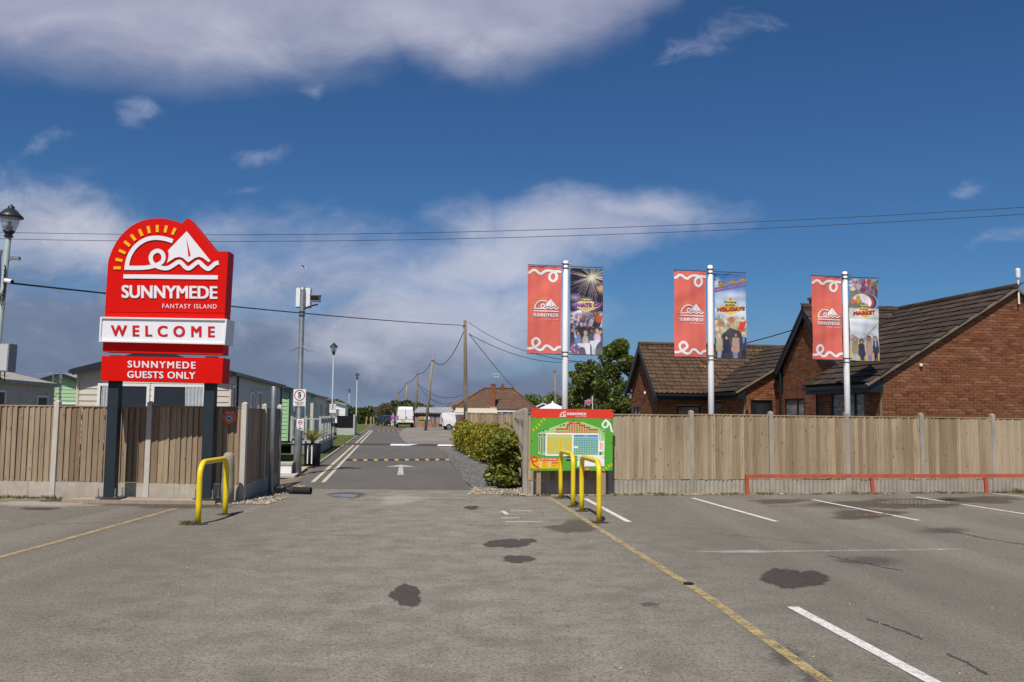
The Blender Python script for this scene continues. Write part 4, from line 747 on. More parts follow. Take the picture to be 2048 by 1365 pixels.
for k, (px, Y, ytop, yb, ybb, cv, ti, tm, desc) in enumerate(((1130.5, 22.0, 520, 531, 706, c1_, 'WHATS ON', M_t1, 'dark banner of fireworks and a cheering crowd on the pole behind the map board'), (1421.5, 22.4, 529, 541.5, 709, c2_, 'HOLIDAYS', M_t2, 'banner with roller coaster and four strollers reading holidays'), (1692.5, 23.2, 542, 552.5, 715, c3_, 'MARKET', M_t3, 'banner with a clothes stall and four strollers reading market'))):
    p = A(px, 700, Y); hz = 829 + .0105 * (px - 1024); zt_ = HC + (hz - ytop) / FPX * Y; z1 = HC + (hz - yb - 1.5) / FPX * Y; z2 = z1 - BH
    pl_ = thing('banner_pole', ('white pole behind the map board carrying the whats on banner', 'white pole between the two brick gables carrying the holidays banner', 'white pole nearest the large brick gable carrying the market banner')[k], 'pole', (p.x, p.y, 0), FANG, 'white banner poles behind the right fence')
    MB().lathe([(.075, -.05), (.075, zt_ * .5), (.066, zt_ - .02), (.050, zt_)], 16).build('pole', M_pole, pl_, True)
    for zz in (z1 + .02, z2 - .02):
        for dz_ in (-.05, .05): MB().lathe([(.080, -.012), (.080, .012)], 14, (0, 0, zz + dz_)).tube([(.07, -.06, zz + dz_), (.12, -.07, zz + dz_)], .014, 6).tube([(-.07, -.06, zz + dz_), (-.12, -.07, zz + dz_)], .014, 6).build('clamp', M_steel, pl_)
        MB().tube([(-.12 - BW, 0, zz), (.12 + BW, 0, zz)], .011, 8).build('arm', M_steel, pl_)
    e = FDIR * 1.0
    banner(('faded red banner with white emblem left of the pole behind the map board', 'faded red banner with white emblem left of the pole between the gables', 'faded red banner with white emblem left of the pole nearest the large gable')[k], (p.x - e.x * (.115 + BW), p.y - e.y * (.115 + BW), 0), True, None, '', None, k, z1)
    banner(desc, (p.x + e.x * .115, p.y + e.y * .115, 0), False, cv, ti, tm, k + 4, z1 - .02)

# ================================================================== the brick house
W0 = Vector((9.67, 23.5, 0)); house = thing('brick_house', 'red brick bungalow with brown tiled gables behind the right fence', 'house', W0, SITE)
BRICKS = []; TILES = []
brick_mesh = MB().box(0, 1, -.012, .01, 0, 1).mesh('brick', M_brick)
def wall(o, ax, poly, holes, name='wall', prior=0, zmin=1.35):
    """o: local origin, ax: 'x' (faces -y) or 'y' (faces -x); poly: (s,z) outline; holes: (s0,s1,z0,z1)"""
    o = Vector(o); T = (lambda s, d, z: (o.x + s, o.y + d, z)) if ax == 'x' else (lambda s, d, z: (o.x + d, o.y + s, z))
    n = len(poly); b = MB()
    def clip(P, ax_, v, keep_less):
        out = []
        for i in range(len(P)):
            p, q = P[i], P[(i + 1) % len(P)]; ip = (p[ax_] <= v) == keep_less or p[ax_] == v; iq = (q[ax_] <= v) == keep_less or q[ax_] == v
            if ip: out.append(p)
            if ip != iq: k = (v - p[ax_]) / (q[ax_] - p[ax_]); out.append((p[0] + (q[0] - p[0]) * k, p[1] + (q[1] - p[1]) * k))
        return out
    pieces = [poly]
    for h in holes:
        mid = clip(clip(poly, 0, h[0], False), 0, h[1], True); pieces = [clip(poly, 0, h[0], True), clip(poly, 0, h[1], False), clip(mid, 1, h[2], True), clip(mid, 1, h[3], False)]
    for pc_ in pieces:
        if len(pc_) < 3: continue
        m_ = len(pc_); b.add([T(s, .0, z) for s, z in pc_] + [T(s, .10, z) for s, z in pc_], [tuple(range(m_)), tuple(range(2 * m_ - 1, m_ - 1, -1))] + [((i + 1) % m_, i, m_ + i, m_ + (i + 1) % m_) for i in range(m_)])
    wo_ = b.build(name, M_mortar, house)
    zs = [p[1] for p in poly]; z = max(min(zs), zmin); row = 0
    while z < max(zs) - .02:
        zm = z + .0325; xs = []
        for i in range(n):
            (s1, z1), (s2, z2) = poly[i], poly[(i + 1) % n]
            if (z1 <= zm) != (z2 <= zm): xs.append(s1 + (s2 - s1) * (zm - z1) / (z2 - z1))
        if len(xs) >= 2:
            lo, hi = min(xs), max(xs); segs = [(lo, hi)]
            for h in holes:
                if h[2] - .01 < zm < h[3] + .01: segs = [q for a, c in segs for q in ((a, min(c, h[0])), (max(a, h[1]), c)) if q[1] - q[0] > .02]
            for a, c in segs:
                s = math.floor(a / .225) * .225 + (.1125 if row % 2 else 0) - .225
                while s < c:
                    s0, s1 = max(s, a), min(s + .212, c)
                    if s1 - s0 > .03: BRICKS.append((prior if prior or (s0 < 4.15 and z > 1.85) else 1, wo_, T, s0, s1, z, z + .062))
                    s += .225
        z += .075; row += 1
    return wo_
def finish_bricks():
    order = sorted(range(len(BRICKS)), key=lambda i: BRICKS[i][0]); single = set(order[:300]); rest = {}
    for i, (pr, wo_, T, s0, s1, z0, z1) in enumerate(BRICKS):
        ax_y = abs(T(1, 0, 0)[1] - T(0, 0, 0)[1]) > .5
        if i in single:
            o = link('brick', brick_mesh, wo_); p = T(s0, 0, z0); o.location = p; o.scale = (s1 - s0, 1, z1 - z0)
        else:
            b = rest.setdefault(0, MB()); d = -.012 - random.uniform(0, .003)
            b.add([T(s0, d, z0), T(s1, d, z0), T(s1, d, z1), T(s0, d, z1), T(s0, 0, z0), T(s1, 0, z0), T(s1, 0, z1), T(s0, 0, z1)], [(0, 1, 2, 3), (1, 0, 4, 5), (2, 1, 5, 6), (3, 2, 6, 7), (0, 3, 7, 4)])
    o = rest[0].build('brickwork', M_brick, house); o['kind'] = 'stuff'; rnd_attr(o.data, 5)
def tile_mesh(tw, g, wavy):
    b = MB(); n = 7 if wavy else 2; xs = [tw * k / (n - 1) for k in range(n)]
    zf = lambda x: (.020 * math.sin(2 * math.pi * x / tw)) if wavy else 0.0
    top = [(x, 0, .050 + zf(x)) for x in xs]; bk = [(x, g + .05, .018 + zf(x)) for x in xs]; lip = [(x, .03, .004 + zf(x)) for x in xs]
    b.add(top + bk + lip, [(i, i + 1, n + i + 1, n + i) for i in range(n - 1)] + [(2 * n + i, 2 * n + i + 1, i + 1, i) for i in range(n - 1)])
    if not wavy: b.add([(0, 0, .050), (0, g + .05, .018), (0, .03, .0)], [(0, 1, 2)]); b.add([(tw, 0, .050), (tw, .03, 0), (tw, g + .05, .018)], [(0, 1, 2)])
    return b
def roof(E, a, u, La, Lu, tw, g, inside, m, wavy, prior, under):
    """E eave corner, a along the eave, u up the slope; inside(s,t) says whether a tile stands there"""
    E, a, u = Vector(E), Vector(a).normalized(), Vector(u).normalized(); nrm = a.cross(u).normalized(); mesh_ = tile_mesh(tw - .004, g, wavy); me = mesh_.mesh('roof_tile', m)
    flipped = nrm.z < 0
    if flipped: nrm = -nrm
    j = 0
    while j * g < Lu - .05:
        s = -(tw / 2 if j % 2 and not wavy else 0)
        while s < La:
            if inside(s + tw / 2, j * g + g / 2): TILES.append((prior, E + a * max(s, -.02) + u * (j * g), a, u, nrm, mesh_, me, m, j, random.uniform(-.004, .006)))
            s += tw
        j += 1
    if under: MB().solid([E + a * s + u * t - nrm * .004 for s, t in under], .05 * (1 if not flipped else -1)).build('roof_deck', M_tile if not wavy else M_tile_l, house)
def finish_tiles():
    order = sorted(range(len(TILES)), key=lambda i: TILES[i][0]); single = set(order[:300]); rest = {}
    for i, (pr, p, a, u, nrm, mb_, me, m, j, jit) in enumerate(TILES):
        M4 = Matrix(((a.x, u.x, nrm.x, p.x), (a.y, u.y, nrm.y, p.y), (a.z, u.z, nrm.z, p.z + jit), (0, 0, 0, 1)))
        if i in single: o = link('roof_tile', me, house); o.matrix_basis = M4
        else: b, cnt = rest.setdefault(m.name, [MB(), len(mb_.f)]); b.add([M4 @ Vector(v) for v in mb_.v], mb_.f)
    for k, (b, cnt) in rest.items(): o = b.build('roof_tiles', MATS[k], house); o['kind'] = 'stuff'; rnd_attr(o.data, cnt)
# near block: large gable to the viewer
ZE, SL = 2.69, .6; zr = lambda a: ZE + SL * (a + .4); PK = 3.95; ZP = zr(PK)
wall((0, 0, 0), 'x', [(0, 0), (7.9, 0), (7.9, zr(0) - .1), (PK, ZP - .1), (0, zr(0) - .1)], [], 'gable_wall', 0)
wall((0, .10, 0), 'y', [(0.0, 0), (3.3, 0), (3.3, 2.75), (0.0, 2.75)], [(.7, 2.5, .9, 2.46)], 'side_wall', 5)
wall((.7, 3.36, 0), 'y', [(0, 0), (3.74, 0), (3.74, 3.37), (1.87, 5.14), (0, 3.37)], [(2.14, 3.54, .9, 2.36)], 'cross_gable_wall', 5)
wall((-.41, 7.6, 0), 'x', [(0, 0), (1.11, 0), (1.11, 3.40), (0, 2.76)], [(.20, 1.02, 0, 2.34)], 'porch_wall', 5)
wall((-.41, 7.70, 0), 'y', [(0, 0), (3.0, 0), (3.0, 2.7), (0, 2.7)], [(1.9, 2.7, .9, 2.3)], 'porch_side_wall', 5)
wall((-2.56, 10.5, 0), 'x', [(0, 0), (2.2, 0), (2.2, 2.7), (0, 2.7)], [(.76, 1.68, .9, 2.14)], 'wing_wall', 5)
wall((-2.56, 10.6, 0), 'y', [(-.1, 0), (3.1, 0), (3.1, 2.8), (1.5, 4.42), (-.1, 2.8)], [(1.9, 2.9, 1.0, 2.12)], 'wing_gable_wall', 5)
MB().box(7.8, 7.9, .11, 7.9, 0, 2.9).build('rear_wall', M_brick, house); MB().box(.8, 7.9, 7.95, 8.05, 0, 2.9).build('rear_wall', M_brick, house); MB().box(-2.4, 4, 13.72, 13.8, 0, 2.7).build('rear_wall', M_brick, house)
roof((-.45, -.14, zr(-.45)), (0, 1, 0), (1, 0, SL), 5.6, (PK + .45) * math.hypot(1, SL), .30, .335, lambda s, t: (s - .14) < (3.32 if (-.45 + t / math.hypot(1, SL)) < .7 else 2.9 + .6186 * (-.45 + t / math.hypot(1, SL))), M_tile, False, 0, None)
h_ = math.hypot(1, SL)
MB().solid([(-.42, -.13, zr(-.42) - .01), (-.42, 3.34, zr(-.42) - .01), (.7, 3.34, zr(.7) - .01), (3.72, 5.2, zr(3.72) - .01), (PK, 5.3, ZP - .01), (PK, -.13, ZP - .01)][::-1], .06).build('roof_deck', M_tile, house)
MB().solid([(PK, -.13, ZP), (PK, 8, ZP), (8.3, 8, zr(-.42)), (8.3, -.13, zr(-.42))][::-1], .06).build('roof_slope', M_tile, house)
cs = .957; zc = lambda b_: 5.24 - cs * abs(5.23 - b_)
roof((.52, 3.2, zc(3.2)), (1, 0, 0), (0, 1, cs), 3.4, (5.23 - 3.2) * math.hypot(1, cs), .30, .335, lambda s, t: (.52 + s) < (3.2 + t / math.hypot(1, cs) - 2.9) / .6186 + .2, M_tile, False, 2, [(0, 0), (.25, 0), (3.3, 2.8), (0, 2.8)])
MB().solid([(.52, 5.23, 5.23), (3.9, 5.23, 5.23), (3.9, 7.3, zc(7.3)), (.52, 7.3, zc(7.3))][::-1], .06).build('roof_slope', M_tile, house)
zpch = lambda a: 2.62 + .577 * (a + .75)
roof((-.78, 7.44, zpch(-.78)), (0, 1, 0), (1, 0, .577), 5, 3.1 * math.hypot(1, .577), .30, .335, lambda s, t: 7.44 + s < 10.62 + .592 * (-.78 + t / 1.1545), M_tile, False, 1, [(0, 0), (2.7, 0), (4.5, 3.5), (0, 3.5)])
zw = lambda b_: 4.5 - .975 * (12.1 - b_)
roof((-2.78, 10.12, zw(10.12)), (1, 0, 0), (0, 1, .975), 6.1, 1.98 * math.hypot(1, .975), .20, .205, lambda s, t: -2.78 + s < (10.12 + t / 1.3966 - 10.62) / .592 + .3 or t > 2.6, M_tile_l, True, 9, [(0, 0), (1.9, 0), (6.1, 2.75), (0, 2.75)])
MB().solid([(-2.78, 12.1, 4.5), (3.4, 12.1, 4.5), (3.4, 14.0, 2.65), (-2.78, 14.0, 2.65)][::-1], .06).build('roof_slope', M_tile_l, house)
for p, q, m in (((PK, -.12, ZP + .03), (PK, 5.25, ZP + .03), M_tile), ((.52, 5.23, 5.27), (3.9, 5.23, 5.27), M_tile), ((-2.78, 12.1, 4.54), (3.35, 12.1, 4.54), M_tile_l)):
    p, q = Vector(p), Vector(q); n = int((q - p).length / .45)
    for k in range(n): MB().tube([p + (q - p) * (k / n), p + (q - p) * ((k + .97) / n)], .085, 8).build('ridge_tile', m, house)
def trim(name, p, q, wd, th, m): return MB().bar(p, q, wd, th).build(name, m, house)
trim('verge', (-.50, -.09, zr(-.50) - .035), (PK, -.09, ZP - .035), .10, .07, concrete('verge mortar', (.20, .165, .125), .2, .4)); trim('verge', (PK, -.09, ZP - .035), (8.3, -.09, zr(-.42) - .035), .10, .07, MATS['verge mortar'])
trim('gutter', (-.50, -.1, zr(-.5) - .06), (-.50, 3.3, zr(-.5) - .06), .11, .09, M_plast); MB().box(-.42, -.38, -.05, 3.3, zr(-.42) - .26, zr(-.42) - .07).build('fascia', M_plast, house); MB().box(-.38, -.02, .0, 3.3, zr(-.42) - .24, zr(-.42) - .21).build('soffit', M_plast, house); MB().box(-.40, -.005, -.05, -.012, zr(-.42) - .26, zr(-.42) + .06).build('box_end', M_plast, house)
for (b0, b1) in ((3.22, 5.23), (7.24, 5.23)): trim('barge_board', (.56, b0, zc(b0) - .12), (.56, b1, zc(b1) - .12), .05, .20, M_plast)
for (b0, b1) in ((10.1, 12.1), (14.0, 12.1)): z0 = zw(b0) if b0 < 12 else 2.65; trim('barge_board', (-2.76, b0, z0 - .10), (-2.76, b1, 4.40), .05, .20, M_plast)
trim('gutter', (-2.7, 10.06, zw(10.12) - .05), (-.8, 10.06, zw(10.12) - .05), .11, .09, M_plast); MB().box(-2.7, -.75, 10.14, 10.18, 2.33, 2.52).build('fascia', M_plast, house)
trim('gutter', (-.84, 7.46, zpch(-.8) - .06), (-.84, 10.2, zpch(-.8) - .06), .11, .09, M_plast); MB().box(-.74, -.70, 7.5, 10.3, 2.36, 2.54).build('fascia', M_plast, house); MB().box(-.70, -.40, 7.5, 10.3, 2.37, 2.40).build('soffit', M_plast, house); MB().box(-.74, -.42, 7.46, 7.5, 2.36, 2.72).build('box_end', M_plast, house)
trim('verge', (-.80, 7.47, zpch(-.8) - .03), (.75, 7.47, zpch(.75) - .03), .10, .06, MATS['verge mortar'])
for x, y, z1_ in ((.60, 7.0, 3.3), (-.12, 3.2, 2.5), (.62, 3.45, 3.3)): MB().tube([(x, y, 0), (x, y, z1_)], .035, 8).build('downpipe', M_plast, house)
def hwin(ax, o, s0, s1, z0, z1, muls=(.62,), pane=None, name='window'):
    T = (lambda s, d, z: (o[0] + s, o[1] + d, z)) if ax == 'x' else (lambda s, d, z: (o[0] + d, o[1] + s, z))
    def bx(b, a, c, d0, d1, za, zb_): p, q = T(a, d0, za), T(c, d1, zb_); b.box(min(p[0], q[0]), max(p[0], q[0]), min(p[1], q[1]), max(p[1], q[1]), za, zb_)
    f = MB(); bx(f, s0, s0 + .06, -.0, .07, z0, z1); bx(f, s1 - .06, s1, -.0, .07, z0, z1); bx(f, s0 + .06, s1 - .06, -.0, .07, z1 - .06, z1); bx(f, s0 + .06, s1 - .06, -.0, .07, z0, z0 + .06)
    for m_ in muls: c = s0 + (s1 - s0) * m_; bx(f, c - .035, c + .035, -.0, .07, z0 + .06, z1 - .06)
    fo = f.build(name, M_plast, house); ed = [s0 + .06] + [s0 + (s1 - s0) * m_ for m_ in muls] + [s1 - .06]
    for a, c in zip(ed, ed[1:]): g_ = MB(); bx(g_, a + (.035 if a != ed[0] else 0), c - (.035 if c != ed[-1] else 0), .035, .05, z0 + .06, z1 - .06); g_.build('pane', pane or M_glass, fo)
    return fo
def blind(name, c0, c1, sc):
    m, t, b, o = base_mat(name); p = pos(t); n = t.noise(t.scale(p, sc), 1, 4, .6, 1.0); t.put(b.inputs['Base Color'], t.mix(t.step(n, .35, .65), c0, c1)); b.inputs['Roughness'].default_value = .12; b.inputs['Specular IOR Level'].default_value = .7; return m
M_blind = blind('net curtain behind glass', (.10, .115, .13), (.30, .32, .34), (1.5, 1.5, 9)); M_shutter = blind('roller blind behind glass', (.14, .135, .12), (.30, .28, .25), (1, 1, 5))
hwin('y', (0, .10, 0), .7, 2.5, .9, 2.46, (.30,), M_blind); hwin('y', (.7, 3.36, 0), 2.14, 3.54, .9, 2.36, (.36,), M_shutter); hwin('y', (-.41, 7.7, 0), 1.9, 2.7, .9, 2.3, (), M_blind); hwin('x', (-2.56, 10.5, 0), .76, 1.68, .9, 2.14, (), M_shutter); hwin('y', (-2.56, 10.6, 0), 1.9, 2.9, 1.0, 2.12, (.5,), M_blind)
dr = MB().box(-.205, .605, 7.64, 7.70, 0, 2.335).build('door', M_plast, house); MB().box(-.02, .42, 7.625, 7.64, 1.72, 2.18).build('door_pane', M_glass, dr); MB().box(-.205, -.15, 7.60, 7.64, 0, 2.335).box(.55, .605, 7.60, 7.64, 0, 2.335).build('door_frame', M_plast, dr)
for (y, z, x) in ((5.48 + .02, 0, .70),): 
    for k in range(19): MB().box(.683, .70, 5.44 + k * .082, 5.44 + k * .082 + .07, 2.375, 2.58).build('lintel_brick', M_brick, house)
ch = MB(); ch.box(1.32, 1.72, 5.9, 6.3, 4.2, 5.66); ch.box(1.28, 1.76, 5.86, 6.34, 5.66, 5.74); ch.build('chimney', M_brick, house)
MB().tube([(PK + .06, -.10, 4.85), (PK + .06, -.10, 5.55)], .025, 8).lathe([(.05, 0), (.06, .03), (.06, .24), (.045, .27)], 12, (PK + .06, -.10, 5.55)).build('aerial', M_whitep, house)
MB().lathe([(.04, 0), (.045, .05), (.02, .07)], 10, (1.1, -.05, 3.12)).build('security_light', M_whitep, house)
for (y, z) in ((12.4, 2.62), (14.1, 2.75)): MB().lathe([(.03, -.05), (.045, 0), (.03, .06)], 10, (-2.62, y - .6, z)).build('wall_lamp', M_whitep, house)
MB().box(-.385, -.32, 7.54, 7.6, 1.75, 2.0).build('meter_box', M_plast, house)
MB().box(.66, 2.6, 6.95, 7.62, 2.6, 3.42).build('roof_infill', M_plast, house); MB().box(.72, .82, 7.0, 7.7, 0, 2.62).build('link_wall', M_brick, house)
finish_bricks(); finish_tiles()

# ================================================================== static caravans
RD = R(7.5)
def caravan(label, loc, rz, W, L, he, hp, mclad, mroof, front, side, gutter=M_dark, zf=.55, pitch=.16, group='static caravans beyond the left fence'):
    """local origin at the near right corner: x runs left as negative, y runs back. front/side: windows (s0,s1,z0,z1,kind)"""
    t = thing('static_caravan', label, 'caravan', loc, rz, group)
    b = MB(); b.add([(-W, 0, zf), (0, 0, zf), (0, 0, he), (-W / 2, 0, hp), (-W, 0, he), (-W, L, zf), (0, L, zf), (0, L, he), (-W / 2, L, hp), (-W, L, he)], [(0, 1, 2, 3, 4), (9, 8, 7, 6, 5), (1, 6, 7, 2), (5, 0, 4, 9), (0, 5, 6, 1)]); b.build('wall', mclad, t)
    z = zf
    while z < hp - .1:                                   # lapped cladding boards, near end then road side
        z2 = z + pitch
        def run(a, c, horiz):
            q = MB()
            if horiz: q.add([(a, -.022, z), (c, -.022, z), (c, -.004, z2), (a, -.004, z2), (a, 0, z), (c, 0, z)], [(0, 1, 2, 3), (1, 0, 4, 5)])
            else: q.add([(.022, a, z), (.022, c, z), (.004, c, z2), (.004, a, z2), (0, a, z), (0, c, z)], [(0, 1, 2, 3), (1, 0, 4, 5)])
            q.build('cladding_board', mclad, t)
        if z2 <= he: lo, hi = -W, 0
        else: k = (z2 - he) / (hp - he) * W / 2; lo, hi = -W + k, -k
        segs = [(lo, hi)]
        for s0, s1, a, c, kd in front:
            if z2 > a and z < c: segs = [u for p, q in segs for u in ((p, min(q, s0)), (max(p, s1), q)) if u[1] - u[0] > .03]
        for p, q in segs: run(p, q, True)
        if z2 <= he:
            segs = [(0, L)]
            for s0, s1, a, c, kd in side:
                if z2 > a and z < c: segs = [u for p, q in segs for u in ((p, min(q, s0)), (max(p, s1), q)) if u[1] - u[0] > .03]
            for p, q in segs: run(p, q, False)
        z = z2
    rf = MB(); ov = .22
    for sgn in (0, 1):
        xe, ze = (.12, he - .02) if sgn else (-W - .12, he - .02); q = [(xe, -ov, ze), (-W / 2, -ov, hp + .03), (-W / 2, L + .1, hp + .03), (xe, L + .1, ze)]; rf.solid(q[::-1] if not sgn else q, -.05 if sgn else -.05)
    rf.build('roof', mroof, t)
    for xe in (.13, -W - .13): MB().bar((xe, -ov, he - .06), (xe, L + .1, he - .06), .10, .09).build('gutter', gutter, t)
    for xe in (.10, -W - .10): MB().bar((xe, -ov - .02, he - .08), (-W / 2, -ov - .02, hp - .03), .03, .16).build('barge_board', gutter, t)
    for x in (0, -W): MB().box(x - .03, x + .03, -.035, -.023, zf, he - .1).build('corner_trim', mclad, t)
    def win(s0, s1, a, c, kd, horiz):
        T = (lambda s, d, z: (s, -.03 - d, z)) if horiz else (lambda s, d, z: (.03 + d, s, z)); f = MB()
        def bx(m, sa, sb, d0, d1, za, zb_): p, q = T(sa, d0, za), T(sb, d1, zb_); m.box(min(p[0], q[0]), max(p[0], q[0]), min(p[1], q[1]), max(p[1], q[1]), za, zb_)
        fm = M_dark if kd == 'post' else M_white
        if kd == 'post': bx(f, s0, s1, -.02, .03, a, c); f.build('trim_post', M_dark, t); return
        wd = .07; bx(f, s0, s0 + wd, -.03, .02, a, c); bx(f, s1 - wd, s1, -.03, .02, a, c); bx(f, s0 + wd, s1 - wd, -.03, .02, c - wd, c); bx(f, s0 + wd, s1 - wd, -.03, .02, a, a + wd); fo = f.build('door' if kd == 'door' else 'window', fm, t)
        g_ = MB(); bx(g_, s0 + wd, s1 - wd, -.012, -.004, a + wd, c - wd); g_.build('pane', M_glass if kd != 'pale' else M_glass_p, fo)
        if kd in ('curtL', 'curtR'):                     # gathered curtain drawn to one side
            cu = MB(); n = 18; e0, e1 = (s0 + wd, s0 + wd + .42) if kd == 'curtL' else (s1 - wd - .42, s1 - wd)
            vs = []
            for k in range(n + 1): s = e0 + (e1 - e0) * k / n; d = .004 + .012 * (1 + math.sin(k * 1.9)); p = T(s, d, a + wd); q = T(s + (.10 if kd == 'curtL' else -.10) * (.4 - k / n), d, c - wd); vs += [p, q]
            cu.add(vs, [(2 * k, 2 * k + 2, 2 * k + 3, 2 * k + 1) for k in range(n)]); cu.build('curtain', M_curt, fo)
    for w_ in front: win(*w_, True)
    for w_ in side: win(*w_, False)
    return t
c = A(460, 800, 24.0)
caravan('cream static caravan with curtained bay windows behind the welcome sign', (c.x, 24.0, 0), RD, 3.85, 11.0, 2.80, 3.32, M_cream, M_roofgrey, [(-3.35, -2.05, .9, 2.45, 'curtL'), (-2.0, -.62, .9, 2.45, 'curtR')], [(.12, .62, .9, 2.45, 'door'), (.9, 1.0, .6, 2.7, 'post'), (3.2, 3.9, 1.35, 2.35, 'pale'), (4.5, 5.5, .6, 2.4, 'door'), (10.75, 10.95, .6, 2.7, 'post')])
MB_ = A(108, 780, 30.2)
caravan('weathered cream caravan with a flue pipe at the left edge', (-14.45, 24.0, 0), RD, 3.4, 6.1, 2.62, 3.0, M_cream2, M_roofpale, [], [(1.5, 2.25, .6, 2.30, 'door'), (4.6, 5.5, 1.2, 2.2, 'win')], M_grey)
fl = thing('flue_pipe', 'grey flue pipe on the weathered caravan roof', 'flue', (-15.6, 27.0, 2.80), 0); MB().lathe([(.09, -.12), (.09, .62), (.13, .63), (.13, .72), (.05, .76)], 12).build('pipe', M_grey, fl)
c = A(190, 790, 40)
caravan('pale green caravan with a dark bay window between two cream caravans', (c.x + .4, 40, 0), RD, 3.6, 7, 2.72, 3.32, M_green, M_roofpale, [(-3.2, -.5, .9, 2.05, 'win')], [], M_dark)
c = A(577, 800, 37.5)
caravan('green static caravan seen end-on just behind the fence corner', (c.x, 37.5, 0), RD, 3.6, 10, 2.75, 3.2, M_green, M_roofgrey, [], [(.1, .5, .6, 2.6, 'post'), (1.6, 2.6, .7, 2.35, 'win'), (3.2, 4.2, .7, 2.35, 'win'), (4.8, 5.8, .7, 2.35, 'win'), (6.6, 7.6, .7, 2.35, 'win')])
c = A(626, 800, 50.5)
caravan('cream static caravan third along the lane behind the white decking', (c.x, 50.5, 0), RD, 3.6, 10, 2.75, 3.2, M_cream, M_roofgrey, [], [(1.5, 2.3, .7, 2.3, 'win'), (5, 6, .7, 2.3, 'win')])
c = A(648, 800, 66)
caravan('brownish static caravan furthest along the lane', (c.x, 66, 0), RD, 3.6, 10, 2.7, 3.15, paint('beige cladding', (.30, .25, .19), .6, .08), M_roofgrey, [], [(1.5, 2.5, .7, 2.3, 'win'), (5, 6, .7, 2.3, 'win')])
c = A(690, 820, 104)
caravan('small white caravan in front of the far trees', (c.x, 104, 0), RD, 3.2, 7, 2.7, 3.1, M_white, M_white, [(-2.4, -.6, 1.1, 2.2, 'pale')], [], M_grey)
# aerial mast between the left caravans
am = thing('lattice_mast', 'slim steel aerial mast standing at the end of the weathered caravan', 'mast', (-15.75, 31.2, 0))
for dx_, dy_ in ((-.18, 0), (.18, 0), (0, .3)): MB().tube([(dx_, dy_, 0), (dx_ * .7, dy_ * .7, 3.0)], .025, 6).build('leg', M_galv, am)
b = MB()
for k in range(9): z = .3 + .3 * k; b.tube([(-.18, 0, z), (.18, 0, z + .3)], .012, 5).tube([(.18, 0, z), (0, .3, z + .3)], .012, 5)
b.build('bracing', M_galv, am); MB().tube([(-.7, 0, 2.95), (.3, 0, 3.0)], .012, 5).build('aerial', M_galv, am)
# decking with white balustrade
def deck(label, loc, rz, W, L, z, h, mat_, npost):
    t = thing('decking', label, 'decking', loc, rz, 'raised decks beside the caravans'); MB().box(0, W, 0, L, z - .1, z).build('floor', mat_, t); MB().box(.05, W - .05, .05, L - .05, 0, z - .11).build('skirt', paint('deck skirt', (.22, .23, .23), .6), t) if 'deck skirt' not in MATS else MB().box(.05, W - .05, .05, L - .05, 0, z - .11).build('skirt', MATS['deck skirt'], t)
    for k in range(npost + 1): y = L * k / npost; MB().box(W - .09, W, y - .045, y + .045, z, z + h + .08).build('post', mat_, t)
    for x in (.04, W / 2): MB().box(x - .04, x + .04, -.05, .04, z, z + h + .08).build('post', mat_, t)
    for zz in (z + h - .05, z + .12): MB().box(W - .075, W - .02, 0, L, zz, zz + .05).build('rail', mat_, t); MB().box(0, W - .095, -.03, .025, zz, zz + .05).build('rail', mat_, t)
    n = int(L / .16); pm = MB().box(-.018, .018, -.018, .018, 0, h - .17).mesh('baluster', mat_)
    for k in range(n): link('baluster', pm, t, (W - .047, .08 + k * .16, z + .17))
    for k in range(int(W / .14) - 1): link('baluster', pm, t, (.1 + k * .14, -.003, z + .17))
    return t
c = A(600, 880, 36.5); deck('pale grey deck with balustrade beside the palm planter', (-9.15, 37.5, 0), RD, 1.25, 9.0, .55, .95, paint('deck white', (.44, .46, .44), .55, .08, dirt=.2), 5)
st = thing('deck_enclosure', 'white low deck with black windbreak panels beside the verge', 'windbreak', (-13.4, 69.5, 0), RD); MB().box(0, 1.35, 0, 4, 0, .55).build('base', MATS['deck white'], st); MB().box(0, 1.3, .05, .1, .56, 1.5).build('panel', M_black, st); MB().box(1.30, 1.36, .05, 4, .56, 1.5).build('side_panel', M_grey, st); MB().box(1.24, 1.36, -.04, .04, 0, 1.62).build('post', MATS['deck white'], st)

# ================================================================== lamps, columns and signs
def lamp_post(label, base, H, lean=0.0, r=.055, m=M_lamp, seg=16):
    t = thing('street_lamp', label, 'street lamp', base, 0, 'lantern street lamps'); t.rotation_euler = (0, lean, 0)
    MB().lathe([(r * 1.5, -.05), (r * 1.5, 1.0), (r, 1.05), (r, H - .72), (r * .8, H - .70)], seg).build('column', m, t, True)
    ln = MB().lathe([(.05, 0), (.10, .04), (.07, .08), (.10, .12), (.13, .16)], seg, (0, 0, H - .74)).build('lantern_base', M_dark, t, True)
    MB().lathe([(.12, 0), (.17, .14), (.205, .28), (.215, .30)], seg, (0, 0, H - .58)).build('lantern_glass', M_lantern, t, True)
    MB().lathe([(.07, 0), (.07, .10), (.035, .12), (.035, .20), (.01, .22)], 10, (0, 0, H - .57)).build('bulb_holder', M_dark, t)
    MB().lathe([(.27, 0), (.265, .03), (.19, .10), (.12, .18), (.07, .20), (.07, .25), (.035, .27), (.01, .30)], seg, (0, 0, H - .28)).build('lantern_cap', M_dark, t, True)
    return t
c = A(20, 440, 19.6); L1 = lamp_post('nearest lantern street lamp with cameras at the left edge', (c.x - .235, 19.6, 0), HC + (818 - 405) / FPX * 19.6, R(2.3), .06)
